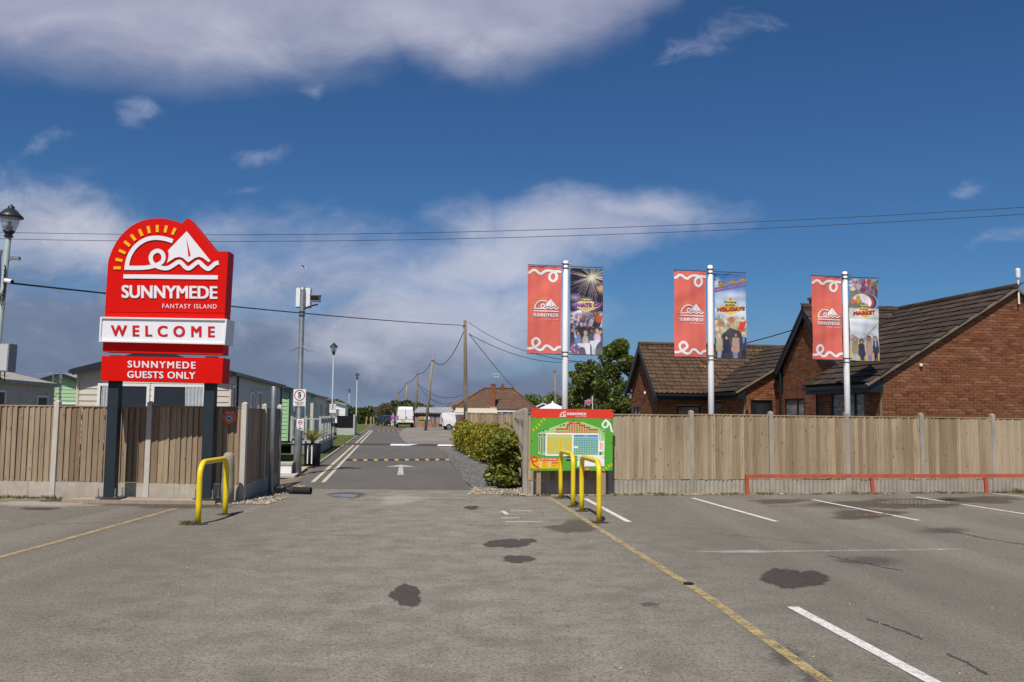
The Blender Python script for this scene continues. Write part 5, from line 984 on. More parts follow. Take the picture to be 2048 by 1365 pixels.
cc = MB().tube([(.02, 0, 5.0), (.2, -.05, 5.08)], .02, 6).box(.12, .32, -.09, 0, 5.03, 5.10).build('floodlight', M_galv, L1); cc = MB().tube([(0, 0, 4.5), (.1, -.06, 4.55)], .02, 6).tube([(.06, -.07, 4.56), (.24, -.12, 4.53)], .05, 10).build('camera', M_whitep, L1); MB().tube([(.23, -.117, 4.531), (.255, -.124, 4.526)], .045, 10).build('camera_lens', M_black, L1)
MB().tube([(-.12, 0, 4.35), (-.2, .05, 5.1), (-.18, .05, 5.25)], .05, 6).build('aerial', M_galv, L1); b = MB()
for k in range(4): b.tube([(.02, -.07, 4.9 - .1 * k), (.10, -.09, 4.55 - .12 * k), (.04, -.08, 4.3 - .1 * k), (-.05, -.08, 4.2)], .012, 5)
b.build('cable_loop', M_wire, L1)
cab = thing('control_box', 'pale grey equipment cabinet fixed to the nearest lamp column', 'cabinet', (-11.02, 19.3, 2.55)); o = MB().box(-.32, .28, -.14, .18, 0, .60).build('body', M_grey, cab); cab.rotation_euler = (0, R(1.5), 0); MB().box(-.30, .26, -.15, -.142, .02, .58).build('door', paint('pale cabinet', (.52, .53, .52), .45, .05), cab); b = MB()
for k in range(4): b.tube([(-.15 + .1 * k, 0, 0), (-.13 + .1 * k, -.02, -.12 - .03 * k), (-.2 + .04 * k, .05, -.02)], .015, 5)
b.build('cable_loop', M_wire, cab)
for lab, px, pyt, Y, wide in (('lantern street lamp beyond the speed limit post', 666.5, 686, 55, .05), ('slim lantern street lamp right of the black windbreak panels', 715, 746, 98, .06), ('furthest small lantern street lamp above the verge', 700, 778, 158, .07)):
    c = A(px - 3, 850, Y); lamp_post(lab, (c.x, Y, 0), HC + (825.5 - pyt) / FPX * Y, 0, wide, paint('pale blue column %d' % Y, (.40, .45, .48), .5, .05), 12)
# camera column with speed sign
cb_ = G(594.5, 950); col = thing('camera_column', 'tall grey steel column carrying a white camera box beside the lane', 'column', (cb_.x, cb_.y, 0)); Hc = HC + (824.6 - 573) / FPX * cb_.y
MB().lathe([(.115, -.05), (.115, 1.25), (.105, 1.30), (.075, 1.36), (.072, Hc - .1), (.06, Hc)], 16).build('shaft', M_galv, col, True)
MB().box(-.20, .20, .06, .30, Hc - .56, Hc - .02).build('camera_box', M_whitep, col); MB().box(-.215, .215, .07, .29, Hc - .575, Hc - .562).build('box_rim', M_grey, col)
MB().tube([(.03, 0, Hc - .66), (.2, -.02, Hc - .56), (.45, -.02, Hc - .50)], .022, 6).build('bracket', M_dark, col); MB().box(.24, .50, -.12, .10, Hc - .42, Hc - .26).box(.22, .53, -.14, .12, Hc - .255, Hc - .235).build('camera', M_grey, col); MB().box(.245, .495, -.123, -.121, Hc - .40, Hc - .28).build('camera_lens', M_black, col)
for z in (Hc - .72, Hc - .82): MB().lathe([(.09, -.02), (.09, .02)], 12, (0, 0, z)).build('clamp', M_steel, col)
b = MB()
for k in range(8): a_ = k * math.pi / 4 + .3; b.tube([(0, 0, 3.62), (.34 * math.cos(a_), .34 * math.sin(a_), 3.46)], .008, 5)
b.build('anti_climb_spikes', M_galv, col)
def plate(t, x, y, z, w_, h_, name='plate'): return MB().box(x - w_ / 2, x + w_ / 2, y, y + .006, z - h_ / 2, z + h_ / 2).build(name, M_whitep, t)
def ring(b, cx, cz, r0, r1, y, n=32, mi=0): b.add([(cx + r * math.cos(2 * math.pi * k / n), y, cz + r * math.sin(2 * math.pi * k / n)) for r in (r0, r1) for k in range(n)], [(k, (k + 1) % n, n + (k + 1) % n, n + k) for k in range(n)], mi)
M_sred = flat('sign ring red', 'b0162a'); M_sblk = flat('sign black', '15181c'); M_sgry = flat('sign grey', '8a8d92')
def speed_sign(t, x, y, z, s, far=False):
    pl_ = plate(t, x, y, z, .335 * s, .455 * s, 'speed_plate'); b = MB(); ring(b, x, z + .065 * s, .125 * s, .147 * s, y - .004); b.build('red_ring', M_sred, pl_)
    mp_ = lambda a, c, l: (x + a * s, y - .004 - l, z - c * s)
    for tx, bx, bd in [('5', (-.045, .045, -.150, -.02), .05), ('MPH', (-.04, .04, -.005, .018), .02)] + ([] if far else [('Please drive', (-.11, .11, .118, .148), .01), ('with care', (-.08, .08, .160, .185), .01)]): word(pl_, M_sblk, tx, bx, mp_, 0, bd)
    if not far: b = MB(); [b.box(x - .14 * s, x + .14 * s, y - .003, y - .001, z - q * s - .002, z - q * s + .002) for q in (.105, .205)]; b.build('border', M_sgry, pl_)
zc_ = HC + (824.5 - 796) / FPX * cb_.y
speed_sign(col, .02, -.085, zc_, 1.04); zc2 = HC + (824.5 - 849.5) / FPX * cb_.y
pl_ = plate(col, .06, -.085, zc2, .20, .32, 'notice_plate'); b = MB(); ring(b, .06, zc2 + .065, .052, .066, -.089); b.build('red_ring', M_sred, pl_); mp_ = lambda a, c_, l: (.06 + a, -.089 - l, zc2 - c_); word(pl_, M_sblk, 'No', (-.025, .025, .03, .062), mp_, 0, .02); word(pl_, M_sblk, 'Fouling', (-.075, .075, .085, .13), mp_, 0, .02); b = MB(); b.add([(.06 + x, -.0885, zc2 + .065 + z) for x, z in ((-.035, -.03), (-.02, -.03), (-.01, -.01), (.015, -.012), (.02, -.03), (.03, -.03), (.03, .01), (.04, .025), (.02, .03), (.01, .012), (-.025, .012))], [tuple(range(11))]); b.build('dog_symbol', M_sblk, pl_)
# further speed sign on a short timber post
c = G(660.5, 897); p2 = thing('speed_sign_post', 'smaller speed limit sign on a thin timber post with hanging basket', 'sign', (c.x, c.y, 0)); MB().box(-.05, .05, -.04, .04, -.05, 1.9).build('post', M_post_wood, p2); zz = HC + (825.4 - 817.5) / FPX * c.y; MB().box(-.03, .03, -.03, .03, 1.9, zz + .2).build('stem', M_galv, p2); speed_sign(p2, .08, -.06, zz, .95, True)
bk = MB().lathe([(.06, 0), (.15, .12), (.17, .2)], 12, (.1, -.1, 1.05)).build('basket', M_bark, p2)
# plain steel pole, concrete bollard, round sign and drain pipe at the left corner
c = G(541, 991); t = thing('steel_pole', 'plain galvanised pole standing beside the shaded corner fence', 'pole', (c.x, c.y, 0)); MB().lathe([(.052, -.05), (.052, 2.28), (.045, 2.29)], 16).build('tube', M_galv, t, True); MB().lathe([(.09, 0), (.07, .02)], 16).build('collar', M_damp, t)
t = thing('concrete_bollard', 'rough round-topped concrete bollard in front of the fence corner', 'bollard', (-5.38, 17.30, 0)); MB().lathe([(.125, -.05), (.12, .3), (.11, .7), (.10, .90), (.085, .945), (.04, .97)], 18).build('shaft', M_conc_rough, t, True); MB().slab([(.2 * math.cos(k * .7), .2 * math.sin(k * .7)) for k in range(9)], 0, .008).build('footing', M_conc_rough, t)
rs = LC - LDIR * .30; zr_ = HC + (823.3 - 835.5) / FPX * 17.8; t = thing('round_sign', 'round orange sign screwed to the fence right of the welcome sign', 'sign', (rs.x, rs.y - .046, zr_), LANG); M_disc = M_orange
b = MB(); b.add([(.145 * math.cos(k * math.pi / 16), 0, .15 * math.sin(k * math.pi / 16)) for k in range(32)] + [(.145 * math.cos(k * math.pi / 16), .008, .15 * math.sin(k * math.pi / 16)) for k in range(32)], [tuple(range(31, -1, -1)), tuple(range(32, 64))] + [(k, (k + 1) % 32, 32 + (k + 1) % 32, 32 + k) for k in range(32)]); b.build('disc', M_orange, t)
b = MB(); ring(b, 0, -.02, .0, .078, -.003, 20); b.build('picture', C_['white'], t); b = MB(); ring(b, 0, -.02, .052, .072, -.005, 20); ring(b, .0, -.02, 0, .035, -.005, 12); b.build('picture_mark', flat('lens blue', '4a5670'), t); b = MB(); letters(b, 'TIDY BIN CUPS', (-.09, .09, -.105, -.08), lambda x, y, l: (x, -.003 - l, -y), 0, 0, .02); b.build('lettering', C_['white'], t)
pa, pb = G(580, 988), G(622, 989); pa.z = pb.z = .075; t = thing('drain_pipe', 'short black plastic drain pipe lying on the gravel', 'pipe', (pa.x, pa.y, .075), 0); d_ = pb - pa; d_.y = -.08
b = MB(); n = 20; dn = d_.normalized(); sx = Vector((-dn.y, dn.x, 0)); rings = ((-.02, .07), (.02, .085), (.10, .085), (.10, .075), (d_.length, .075), (d_.length, .066), (.06, .064))
vs = [dn * x + (sx * math.cos(2 * math.pi * k / n) + Vector((0, 0, 1)) * math.sin(2 * math.pi * k / n)) * r for x, r in rings for k in range(n)]; b.add(vs, [(i * n + k, i * n + (k + 1) % n, (i + 1) * n + (k + 1) % n, (i + 1) * n + k) for i in range(len(rings) - 1) for k in range(n)] + [tuple(range(n - 1, -1, -1))]); b.build('tube', M_rubber, t, True)
b = MB(); P = []
for k in range(40): a_ = k * .5; P.append((-5.0 + .012 * k + .06 * math.sin(a_ * 1.3), 17.55 + .02 * k + .10 * math.cos(a_), .03 + .03 * abs(math.sin(a_ * .7))))
tg = b.tube(P, .006, 5).build('twine', paint('teal twine', (.03, .22, .22), .7), None); tag(tg, 'tangle of thin teal twine on the pebbles by the steel pole', 'twine')
# planter with palm
c = G(624, 934); pt = thing('planter', 'round black planter with white stripes on the paving', 'planter', (c.x, c.y, .05)); 
b = MB().lathe([(.25, 0), (.265, .70), (.24, .70), (.23, .60)], 24).build('pot', M_black, pt, True); MB().lathe([(.23, .58), (.05, .60)], 16).build('soil', M_bark, pt)
for a_ in (-112, -82): x, y = .2595 * math.cos(R(a_)), .2595 * math.sin(R(a_)); q = MB().box(-.018, .018, -.006, .004, .06, .64).build('stripe', M_whitep, pt); q.location = (x, y, 0); q.rotation_euler = (0, 0, R(a_ + 90))
pm_ = thing('palm', 'young palm with arching yellow-green fronds in the black planter', 'plant', (c.x, c.y, .66))
MB().lathe([(.07, -.05), (.06, .15), (.03, .2)], 10).build('stem', M_bark, pm_)
for k in range(26):
    a_ = k * 2.4 + random.uniform(-.3, .3); el = random.uniform(.7, 1.35); L = random.uniform(.5, .75); b = MB(); pts = []
    for j in range(9): s = j / 8; r_ = L * s * math.cos(el) + .12 * s * s; z = .1 + L * s * math.sin(el) - .18 * s ** 2.2; pts.append(Vector((r_ * math.cos(a_), r_ * math.sin(a_), z)))
    b.tube(pts, [.009 * (1 - j / 10) for j in range(9)], 4); sd_ = Vector((-math.sin(a_), math.cos(a_), 0))
    for j in range(2, 9):
        for sg in (-1, 1):
            for h in (0, .5): p = pts[j] if not h else (pts[j] + pts[j - 1]) / 2; dv = (pts[j] - pts[j - 1]).normalized(); ll = .24 * (1 - .5 * abs(j - 5) / 4); tip_ = p + (dv * .8 + sd_ * sg * .6).normalized() * ll + Vector((0, 0, -.03)); b.add([p - dv * .010, p + dv * .010, tip_], [(0, 1, 2)])
    b.build('frond', M_palm, pm_)
sb = thing('white_step', 'small white step box at the end of the shaded fence', 'step', (-6.5, 25.0, .06), RD); MB().box(-.5, .45, 0, .6, 0, .24).build('box', M_white, sb); MB().box(-.53, .48, -.03, .63, .24, .29).build('tread', M_slab, sb)

# ================================================================== poles and wires
def wpole(label, px_top, py_top, px_base, Y, r=.13, guard=False):
    hz = 829 + .0105 * (px_top - 1024); H = HC + (hz - py_top) / FPX * Y; top = A(px_top, py_top, Y); base = A(px_base, hz + HC * FPX / Y, Y); t = thing('utility_pole', label, 'utility pole', (base.x, Y, 0), 0, 'timber utility poles'); d = top - Vector((base.x, Y, 0))
    MB().tube([(0, 0, -.1), d * .5, d], [r * 1.1, r, r * .8], 10).build('shaft', M_pole_wood, t, True)
    if guard: MB().tube([(.10, -.09, 0), d * .48 + Vector((.10, -.09, 0))], .04, 8).build('cable_guard', M_galv, t)
    MB().box(d.x - .16, d.x + .02, -.12, .12, d.z - .45, d.z - .36).build('bracket', M_steel, t); return Vector((base.x, Y, 0)) + d
T1 = wpole('tall timber pole rising behind the laurel hedge', 930, 641, 932, 62, .135, True); T2 = wpole('leaning timber pole in front of the corrugated shed', 866, 714, 851, 92, .14); T3 = wpole('timber pole above the large white van', 835.5, 743, 830, 122, .15); T4 = wpole('timber pole left of the van roof against the hedgerow', 814, 761, 811, 150, .15); T5 = wpole('furthest thin timber pole against the hedgerow', 797.5, 782, 796, 190, .15)
T6 = wpole('dark distant pole left of the first banner pole', 1110, 736, 1112, 95, .13)
def wire(label, p, q, sag, r, nm='overhead_wire', m=M_wire):
    p, q = Vector(p), Vector(q); n = 24; b = MB(); b.tube([p + (q - p) * (k / n) - Vector((0, 0, sag * 4 * (k / n) * (1 - k / n))) for k in range(n + 1)], r, 5); o = b.build(nm, m, None); return tag(o, label, 'wire', 'overhead wires')
wire('upper of the two thin wires crossing the whole sky', A(-300, 455, 40), A(2300, 398, 30), .72, .011); wire('lower of the two thin wires crossing the whole sky', A(-300, 468, 40), A(2300, 412, 30), .72, .011)
wire('thick cable from the left lamp to the tall timber pole', A(14, 566, 19.7), A(924, 651, 61.8), .12, .022); wire('cable from the tall pole down to the leaning pole', T1 - Vector((0, 0, .6)), T2 - Vector((0, 0, .3)), 1.3, .03); wire('cable from the leaning pole to the next pole', T2 - Vector((0, 0, .3)), T3 - Vector((0, 0, .3)), .5, .035); wire('cable between the poles above the van', T3 - Vector((0, 0, .3)), T4 - Vector((0, 0, .3)), .4, .04); wire('cable to the furthest thin pole', T4 - Vector((0, 0, .3)), T5 - Vector((0, 0, .3)), .4, .045)
wire('cable from the tall pole behind the first banners to the brick gable', A(937, 645, 62), A(1604, 655, 29.0), 1.9, .018); wire('thin cable from the tall pole falling behind the first banner to the trees', A(937, 668, 62), A(1165, 722, 78), .8, .022); wire('stay cable from the tall pole to the bungalow roof', A(938, 668, 62), A(1027, 776, 98), .1, .028); wire('drooping service cable from the poles to the bungalow', T3 - Vector((0, 0, 1.6)), A(925, 790, 104), 1.0, .03); wire('second drooping service cable left of the bungalow', T3 - Vector((0, 0, 1.8)), A(905, 806, 112), 1.0, .03)

# ================================================================== plants and trees
def leaf_cloud(n, sampler, size, m, name, parent=None, sub=None, aspect=.5, up=.3, seed=1):
    g_ = np.random.default_rng(seed); P = sampler(g_, n); n = len(P); d = g_.normal(size=(n, 3)); d[:, 2] += up; d /= np.linalg.norm(d, axis=1)[:, None]; e = np.cross(d, g_.normal(size=(n, 3))); e /= np.linalg.norm(e, axis=1)[:, None] + 1e-9
    s = size * g_.uniform(.6, 1.35, n)[:, None]; f = np.cross(d, e); V = np.empty((n, 4, 3)); V[:, 0] = P - e * s; V[:, 1] = P - f * s * aspect + d * s * .18; V[:, 2] = P + e * s; V[:, 3] = P + f * s * aspect + d * s * .18
    V = V.reshape(-1, 3)
    if sub is not None: V = V - np.array(sub)
    me = bpy.data.meshes.new(name); me.vertices.add(4 * n); me.vertices.foreach_set('co', V.astype(np.float32).ravel()); me.loops.add(4 * n); me.loops.foreach_set('vertex_index', np.arange(4 * n, dtype=np.int32)); me.polygons.add(n); me.polygons.foreach_set('loop_start', np.arange(0, 4 * n, 4, dtype=np.int32)); me.update(calc_edges=True); me.validate()
    me.materials.append(m); rnd_attr(me, 1); return link(name, me, parent)
def shell(cs, rs, jitter=.25, fill=.25):
    cs = np.array(cs); rs = np.array(rs)
    def f(g_, n):
        k = g_.choice(len(cs), n, p=(rs.prod(1) ** .67) / (rs.prod(1) ** .67).sum()); u = g_.normal(size=(n, 3)); u /= np.linalg.norm(u, axis=1)[:, None]
        rad = np.where(g_.random(n) < fill, g_.random(n) ** .5, 1 - np.abs(g_.normal(0, jitter * .6, n)))[:, None]; P = cs[k] + u * rs[k] * rad; return P[P[:, 2] > .04]
    return f
def clumps(cx, cy, z0, z1, wx, wy, n, r, seed, taper=lambda t: 1.0):
    g_ = random.Random(seed); C = []; S = []
    for _ in range(n):
        t = g_.random(); k = taper(t); a_ = g_.uniform(0, 6.28); q = math.sqrt(g_.random()); rr = r * g_.uniform(.6, 1.35); C.append((cx + wx * k * q * math.cos(a_), cy + wy * k * q * math.sin(a_), z0 + (z1 - z0) * t)); S.append((rr, rr, rr * .8))
    return C, S
def tree(label, base, H, wx, crown0, n, size, seed, name='broadleaf_tree', taper=None, m=None, nc=46):
    t = thing(name, label, 'tree', base, 0, 'trees beyond the map board'); tp = taper or (lambda t: (.55 + .9 * t) if t < .45 else 1.05 * (1 - ((t - .45) / .55) ** 2 * .72))
    tr = MB(); tr.tube([(0, 0, -.1), (.05, 0, H * .3), (-.04, .05, H * .62), (.02, 0, H * .88)], [H * .028, H * .022, H * .013, H * .004], 8); g_ = random.Random(seed)
    for k in range(9): z = H * g_.uniform(.22, .7); a_ = g_.uniform(0, 6.28); l = wx * g_.uniform(.5, .95); tr.tube([(0, 0, z), (l * .5 * math.cos(a_), l * .5 * math.sin(a_), z + H * .08), (l * math.cos(a_), l * math.sin(a_), z + H * .17)], [H * .011, H * .007, H * .002], 5)
    tr.build('trunk', M_bark, t); C, S = clumps(0, 0, crown0, H * .97, wx, wx * .9, nc, wx * .30, seed, tp); o = leaf_cloud(n, shell(C, S, .3, .25), size, m or M_tree, 'crown', t, None, .55, .9, seed); o['kind'] = 'stuff'; return t
def gp(px, Y): p = A(px, 829, Y); return (p.x, Y, 0)
def ht(py, px, Y): return HC + (829 + .0105 * (px - 1024) - py) / FPX * Y
tree('tall leafy tree right of the first banner pole', gp(1172, 66), ht(712, 1172, 66), 1.45, .6, 7000, .13, 21); tree('taller leafy tree beside the left brick gable', gp(1238, 62), ht(680, 1240, 62), 1.6, .5, 9000, .13, 22); tree('broad tree between the two tall trees', gp(1205, 74), ht(735, 1205, 74), 1.9, .5, 6000, .14, 23)
tree('low rounded tree behind the small union flag', gp(1190, 56), ht(800, 1190, 56), 1.1, .4, 4000, .10, 24, 'round_tree', lambda t: math.sqrt(max(.05, 1 - (2 * t - .7) ** 2 * .6)), leafmat('round tree leaves', (.04, .06, .012), (.075, .10, .02), (.11, .13, .03)))
for k, (px, py, Y, wx) in enumerate(((1075, 797, 120, 2.6), (1103, 790, 125, 2.3), (1052, 793, 132, 1.8), (1145, 770, 100, 2.2), (1120, 800, 110, 2.4), (1268, 800, 70, 1.2))): tree(('bushy tree just right of the bungalow roof', 'rounded tree left of the first banner pole', 'dark conifer at the bungalow corner', 'tree partly hidden behind the first banner pole', 'low tree behind the white gazebo', 'small tree at the foot of the left brick gable')[k], gp(px, Y), ht(py, px, Y), wx, .4, 2600, .17, 30 + k, 'distant_tree')
# far hedgerow: one dark mass across the end of the site
C, S = [], []
g_ = random.Random(5)
for k in range(150): px = g_.uniform(560, 935); Y = g_.uniform(138, 150); top = ht(809 + 7 * math.sin(px * .045) + g_.uniform(-2, 6), px, Y); p = gp(px, Y); z = g_.uniform(.2, .92) * top; r_ = g_.uniform(.7, 1.25); C.append((p[0], Y, min(z, top - r_ * .8))); S.append((r_ * 1.2, r_, r_))
o = leaf_cloud(42000, shell(C, S, .3, .15), .20, M_far, 'hedgerow', None, None, .6, .5, 6); tag(o, 'long dark green hedgerow closing the view at the end of the lane', 'hedge', None, 'stuff')
MB().box(-55, 3, 146, 149, 0, 2.6).build('hedgerow_core', M_bark, o)
t = tree('yellowish bush at the left end of the hedgerow', gp(664, 112), ht(806, 664, 112), 2.2, .3, 3200, .16, 41, 'hedge_bush', lambda t: 1.0 - .5 * t, leafmat('bright bush leaves', (.06, .08, .015), (.11, .13, .025), (.2, .2, .05)))
t = tree('bare brownish shrub within the far hedgerow', gp(782, 136), ht(812, 782, 136), 2.2, .4, 1500, .14, 42, 'hedge_bush', lambda t: 1.0 - .4 * t, leafmat('brown shrub leaves', (.10, .08, .05), (.15, .12, .075), (.2, .17, .1)))
t = tree('light green shrub beside the bungalow shed', gp(918, 104), ht(812, 918, 104), 1.1, .3, 1500, .12, 43, 'hedge_bush', lambda t: 1.0 - .4 * t, MATS['bright bush leaves'])
# laurel hedges
def hedge(label, C, S, n, size, m, seed, loose, base):
    t = thing('laurel_hedge', label, 'hedge', base, 0, 'laurel hedges right of the lane'); o = leaf_cloud(n, shell(C, S, .22, .22), size, m, 'foliage', t, base, .45, 1.1, seed); o['kind'] = 'stuff'
    core = MB()
    for c_, s_ in list(zip(C, S))[::3]: core.tube([(c_[0] - base[0], c_[1] - base[1], 0), (c_[0] - base[0] + .05, c_[1] - base[1], c_[2] + .1)], [.02, .008], 5)
    tag(core.build('stems', M_bark, t), kind='stuff'); lm_ = MB().add([(-.5, 0, 0), (-.15, -.24, .03), (.25, -.22, .03), (.5, 0, -.04), (.25, .22, .03), (-.15, .24, .03), (0, 0, -.02)], [(0, 1, 6), (1, 2, 6), (2, 3, 6), (3, 4, 6), (4, 5, 6), (5, 0, 6)]).mesh('leaf', m); g_ = random.Random(seed)
    for k in range(loose):
        i = g_.randrange(len(C)); u = Vector((g_.gauss(0, 1), -abs(g_.gauss(0, 1)) - .2, g_.gauss(0, 1) + .3)).normalized(); p = Vector((C[i][0] + u.x * S[i][0] * 1.04, C[i][1] + u.y * S[i][1] * 1.04, C[i][2] + u.z * S[i][2] * 1.04))
        if p.z < .1: continue
        o = link('leaf', lm_, t, p - Vector(base)); o.rotation_euler = (g_.uniform(-.9, .5), g_.uniform(-.8, .8), g_.uniform(0, 6.28)); s_ = size * 2.0 * g_.uniform(.7, 1.3); o.scale = (s_, s_, s_)
    return t
def boxfill(x0, x1, y0, y1, z0, z1, n, r, seed, slant=0.0):
    g_ = random.Random(seed); C, S = [], []
    for _ in range(n): y = g_.uniform(y0, y1); q = r * g_.uniform(.75, 1.25); C.append((g_.uniform(x0, x1) + slant * (y - y0), y, g_.uniform(z0, z1))); S.append((q, q, q))
    return C, S
C, S = boxfill(-.42, .08, 21.3, 22.5, .18, 1.10, 34, .22, 3); hedge('glossy laurel bush nearest the map board', C, S, 4200, .075, M_laurel2, 51, 160, (-.2, 21.9, 0))
C, S = boxfill(-.35, .05, 28.6, 44.5, .25, 1.12, 210, .32, 4, -.150); hedge('long yellow-green laurel hedge further along the lane', C, S, 17000, .075, M_laurel, 52, 200, (-.6, 32, 0))
# weeds, grass tufts and pebbles along the fence feet
def tufts(spots, h, name, label, seed, n_each=26):
    g_ = random.Random(seed); b = MB()
    for (x, y, s) in spots:
        for _ in range(n_each):
            a_ = g_.uniform(0, 6.28); r_ = g_.uniform(0, .13) * s; l = h * s * g_.uniform(.4, 1.2); px, py = x + r_ * math.cos(a_), y + r_ * math.sin(a_) * .6; lx, ly = g_.uniform(-.5, .5) * l, g_.uniform(-.5, .5) * l; w_ = .006 * s + .003
            b.add([(px - w_, py, 0), (px + w_, py, 0), (px + lx * .5 + w_ * .6, py + ly * .5, l * .65), (px + lx, py + ly, l)], [(0, 1, 2, 3)])
    o = b.build(name, M_blade, None); rnd_attr(o.data, 1); return tag(o, label, 'grass', None, 'stuff')
g_ = random.Random(9); sp_ = []
for k in range(330):
    s = g_.uniform(-3.7, 13); w_ = .45 + .55 * math.sin(s * 1.3) ** 2; p = FA + FDIR * s + FN * g_.uniform(.25, .44); sp_.append((p.x, p.y, g_.uniform(.3, 1.0) * w_ * (1.5 if s > 7.4 else .8)))
tufts(sp_, .10, 'grass_strip', 'weedy grass strip along the foot of the right fence', 1, 18)
sp_ = [(LC.x - LDIR.x * s + g_.uniform(-.1, .1), LC.y - LDIR.y * s - g_.uniform(.05, .42), g_.uniform(.3, .9)) for s in [3.6 + 5.5 * g_.random() for _ in range(150)]]; tufts(sp_, .09, 'grass_strip', 'low grass at the foot of the left fence', 2, 16)
c = G(386, 1050); tufts([(c.x + g_.uniform(-.16, .1), c.y + g_.uniform(-.05, .05), .8) for _ in range(7)], .085, 'weed_tuft', 'dry weeds around the foot of the single yellow hoop', 3, 20)
c = G(1905, 980); wd_ = thing('weed', 'leafy weed growing between the red rail and the fence', 'weed', (c.x, c.y, 0)); o = leaf_cloud(240, shell([(0, 0, .10), (.12, .02, .06), (-.06, 0, .16)], [(.12, .08, .10), (.1, .06, .06), (.06, .05, .07)], .3, .5), .035, M_laurel, 'leaves', wd_, None, .6, .6, 77); o['kind'] = 'stuff'; MB().tube([(0, 0, 0), (0, 0, .18)], .006, 5).build('stem', M_bark, wd_)
sp_ = []
for k in range(900): Y = 30 * (2.6 ** g_.random()); sp_.append((road_l(Y) - .6 - g_.random() * (1.0 + (Y - 30) * .02), Y, g_.uniform(.5, 1.0)))
tufts(sp_, .07, 'verge_grass', 'mown grass on the verge left of the lane', 4, 6)
def pebbles(name, label, spots, seed, cols):
    g_ = random.Random(seed); b = MB()
    for x, y, r in spots:
        a_ = g_.uniform(0, 6.28); ca_, sa_ = math.cos(a_), math.sin(a_); q = [g_.uniform(.7, 1.3) for _ in range(6)]; v = [(-r * q[0], 0, r * .2), (0, -r * q[1] * .8, r * .2), (r * q[2], 0, r * .2), (0, r * q[3] * .8, r * .2), (0, 0, r * q[4] * .9), (0, 0, -.01)]
        b.add([(x + p[0] * ca_ - p[1] * sa_, y + p[0] * sa_ + p[1] * ca_, p[2] + .006) for p in v], [(0, 1, 4), (1, 2, 4), (2, 3, 4), (3, 0, 4), (1, 0, 5), (2, 1, 5), (3, 2, 5), (0, 3, 5)])
    o = b.build(name, cols, None); rnd_attr(o.data, 8); return tag(o, label, 'gravel', None, 'stuff')
def stonem(name, c0, c1, c2): m, t, b, o = base_mat(name); t.put(b.inputs['Base Color'], t.ramp(pick(t), [(0, c0), (.5, c1), (1, c2)])); b.inputs['Roughness'].default_value = .9; return m
M_peb = stonem('pebbles', (.22, .15, .09), (.36, .28, .19), (.55, .48, .38)); M_chip = stonem('slate chips', (.09, .095, .10), (.15, .153, .155), (.24, .23, .21))
S1 = []
for k in range(1500): s = g_.uniform(-3.8, 13); p = FA + FDIR * s + FN * g_.uniform(.06, .42); S1.append((p.x, p.y, g_.uniform(.008, .022)))
pebbles('pebble_strip', 'brown pebbles along the foot of the right fence', S1, 1, M_peb)
S1 = [(g_.uniform(-5.35, -4.55), g_.uniform(17.2, 18.6), g_.uniform(.012, .035)) for _ in range(380)] + [(g_.uniform(-5.3, -4.85) - .03 * j, g_.uniform(18.5, 21.5), g_.uniform(.012, .03)) for j in range(1) for _ in range(420)]
pebbles('pebble_heap', 'pale pebbles scattered round the steel pole and drain pipe', S1, 2, M_peb)
S1 = []
for k in range(4200):
    Y = 20.2 + 20 * g_.random() ** 1.5; x0 = road_r(Y) + .05 if Y > 21.6 else -.7; S1.append((x0 + g_.random() * max(.4, 1.0 - .01 * Y), Y, g_.uniform(.010, .026)))
pebbles('leaf_litter', 'brown pebbles and dead leaves at the foot of the nearest laurel bush', [(g_.uniform(-.9, .45), g_.uniform(19.7, 21.6), g_.uniform(.012, .03)) for _ in range(700)], 6, M_peb)
pebbles('grit', 'loose grit and small stones scattered over the car park', [(g_.uniform(-9, 12), 6 + 13 * g_.random() ** 1.3, g_.uniform(.004, .012)) for _ in range(420)], 7, M_peb)
pebbles('slate_gravel', 'grey slate chippings between the lane and the laurel hedges', S1, 3, M_chip)

# ================================================================== far buildings
by = 100.0; bl_ = A(905, 829, by); br_ = A(1075, 829, by); bg_ = thing('bungalow', 'distant bungalow with an orange-brown hipped roof and brick chimney', 'house', ((bl_.x + br_.x) / 2, by, 0), R(0)); hw = (br_.x - bl_.x) / 2; ze = ht(818, 990, by); zp = ht(776, 990, by)
def tilepat(name, c0, c1, cg):
    m, t, b, o = base_mat(name); tcn = t.n.new('ShaderNodeTexCoord').outputs['Object']; br = t.n.new('ShaderNodeTexBrick'); x, y, z = t.sep(tcn); t.put(br.inputs['Vector'], t.comb(x, t.math('MULTIPLY', z, 1.6), 0.0)); br.inputs['Scale'].default_value = 1.0; br.inputs['Brick Width'].default_value = .34; br.inputs['Row Height'].default_value = .42; br.inputs['Mortar Size'].default_value = .035; t.put(br.inputs['Color1'], c0); t.put(br.inputs['Color2'], c1); t.put(br.inputs['Mortar'], cg)
    cc = t.mix(t.math('MULTIPLY', t.step(t.noise(tcn, .8, 7, .7), .56, .72), .5), br.outputs[0], (.28, .14, .03)); t.put(b.inputs['Base Color'], cc); b.inputs['Roughness'].default_value = .9; bump(t, b, br.outputs[1], -.6, .05); return m
M_bt = tilepat('hipped roof tiles', (.115, .058, .033), (.15, .075, .042), (.05, .028, .018))
MB().box(-hw + .4, hw - .4, 0, 9, 0, ze).build('wall', M_cream, bg_)
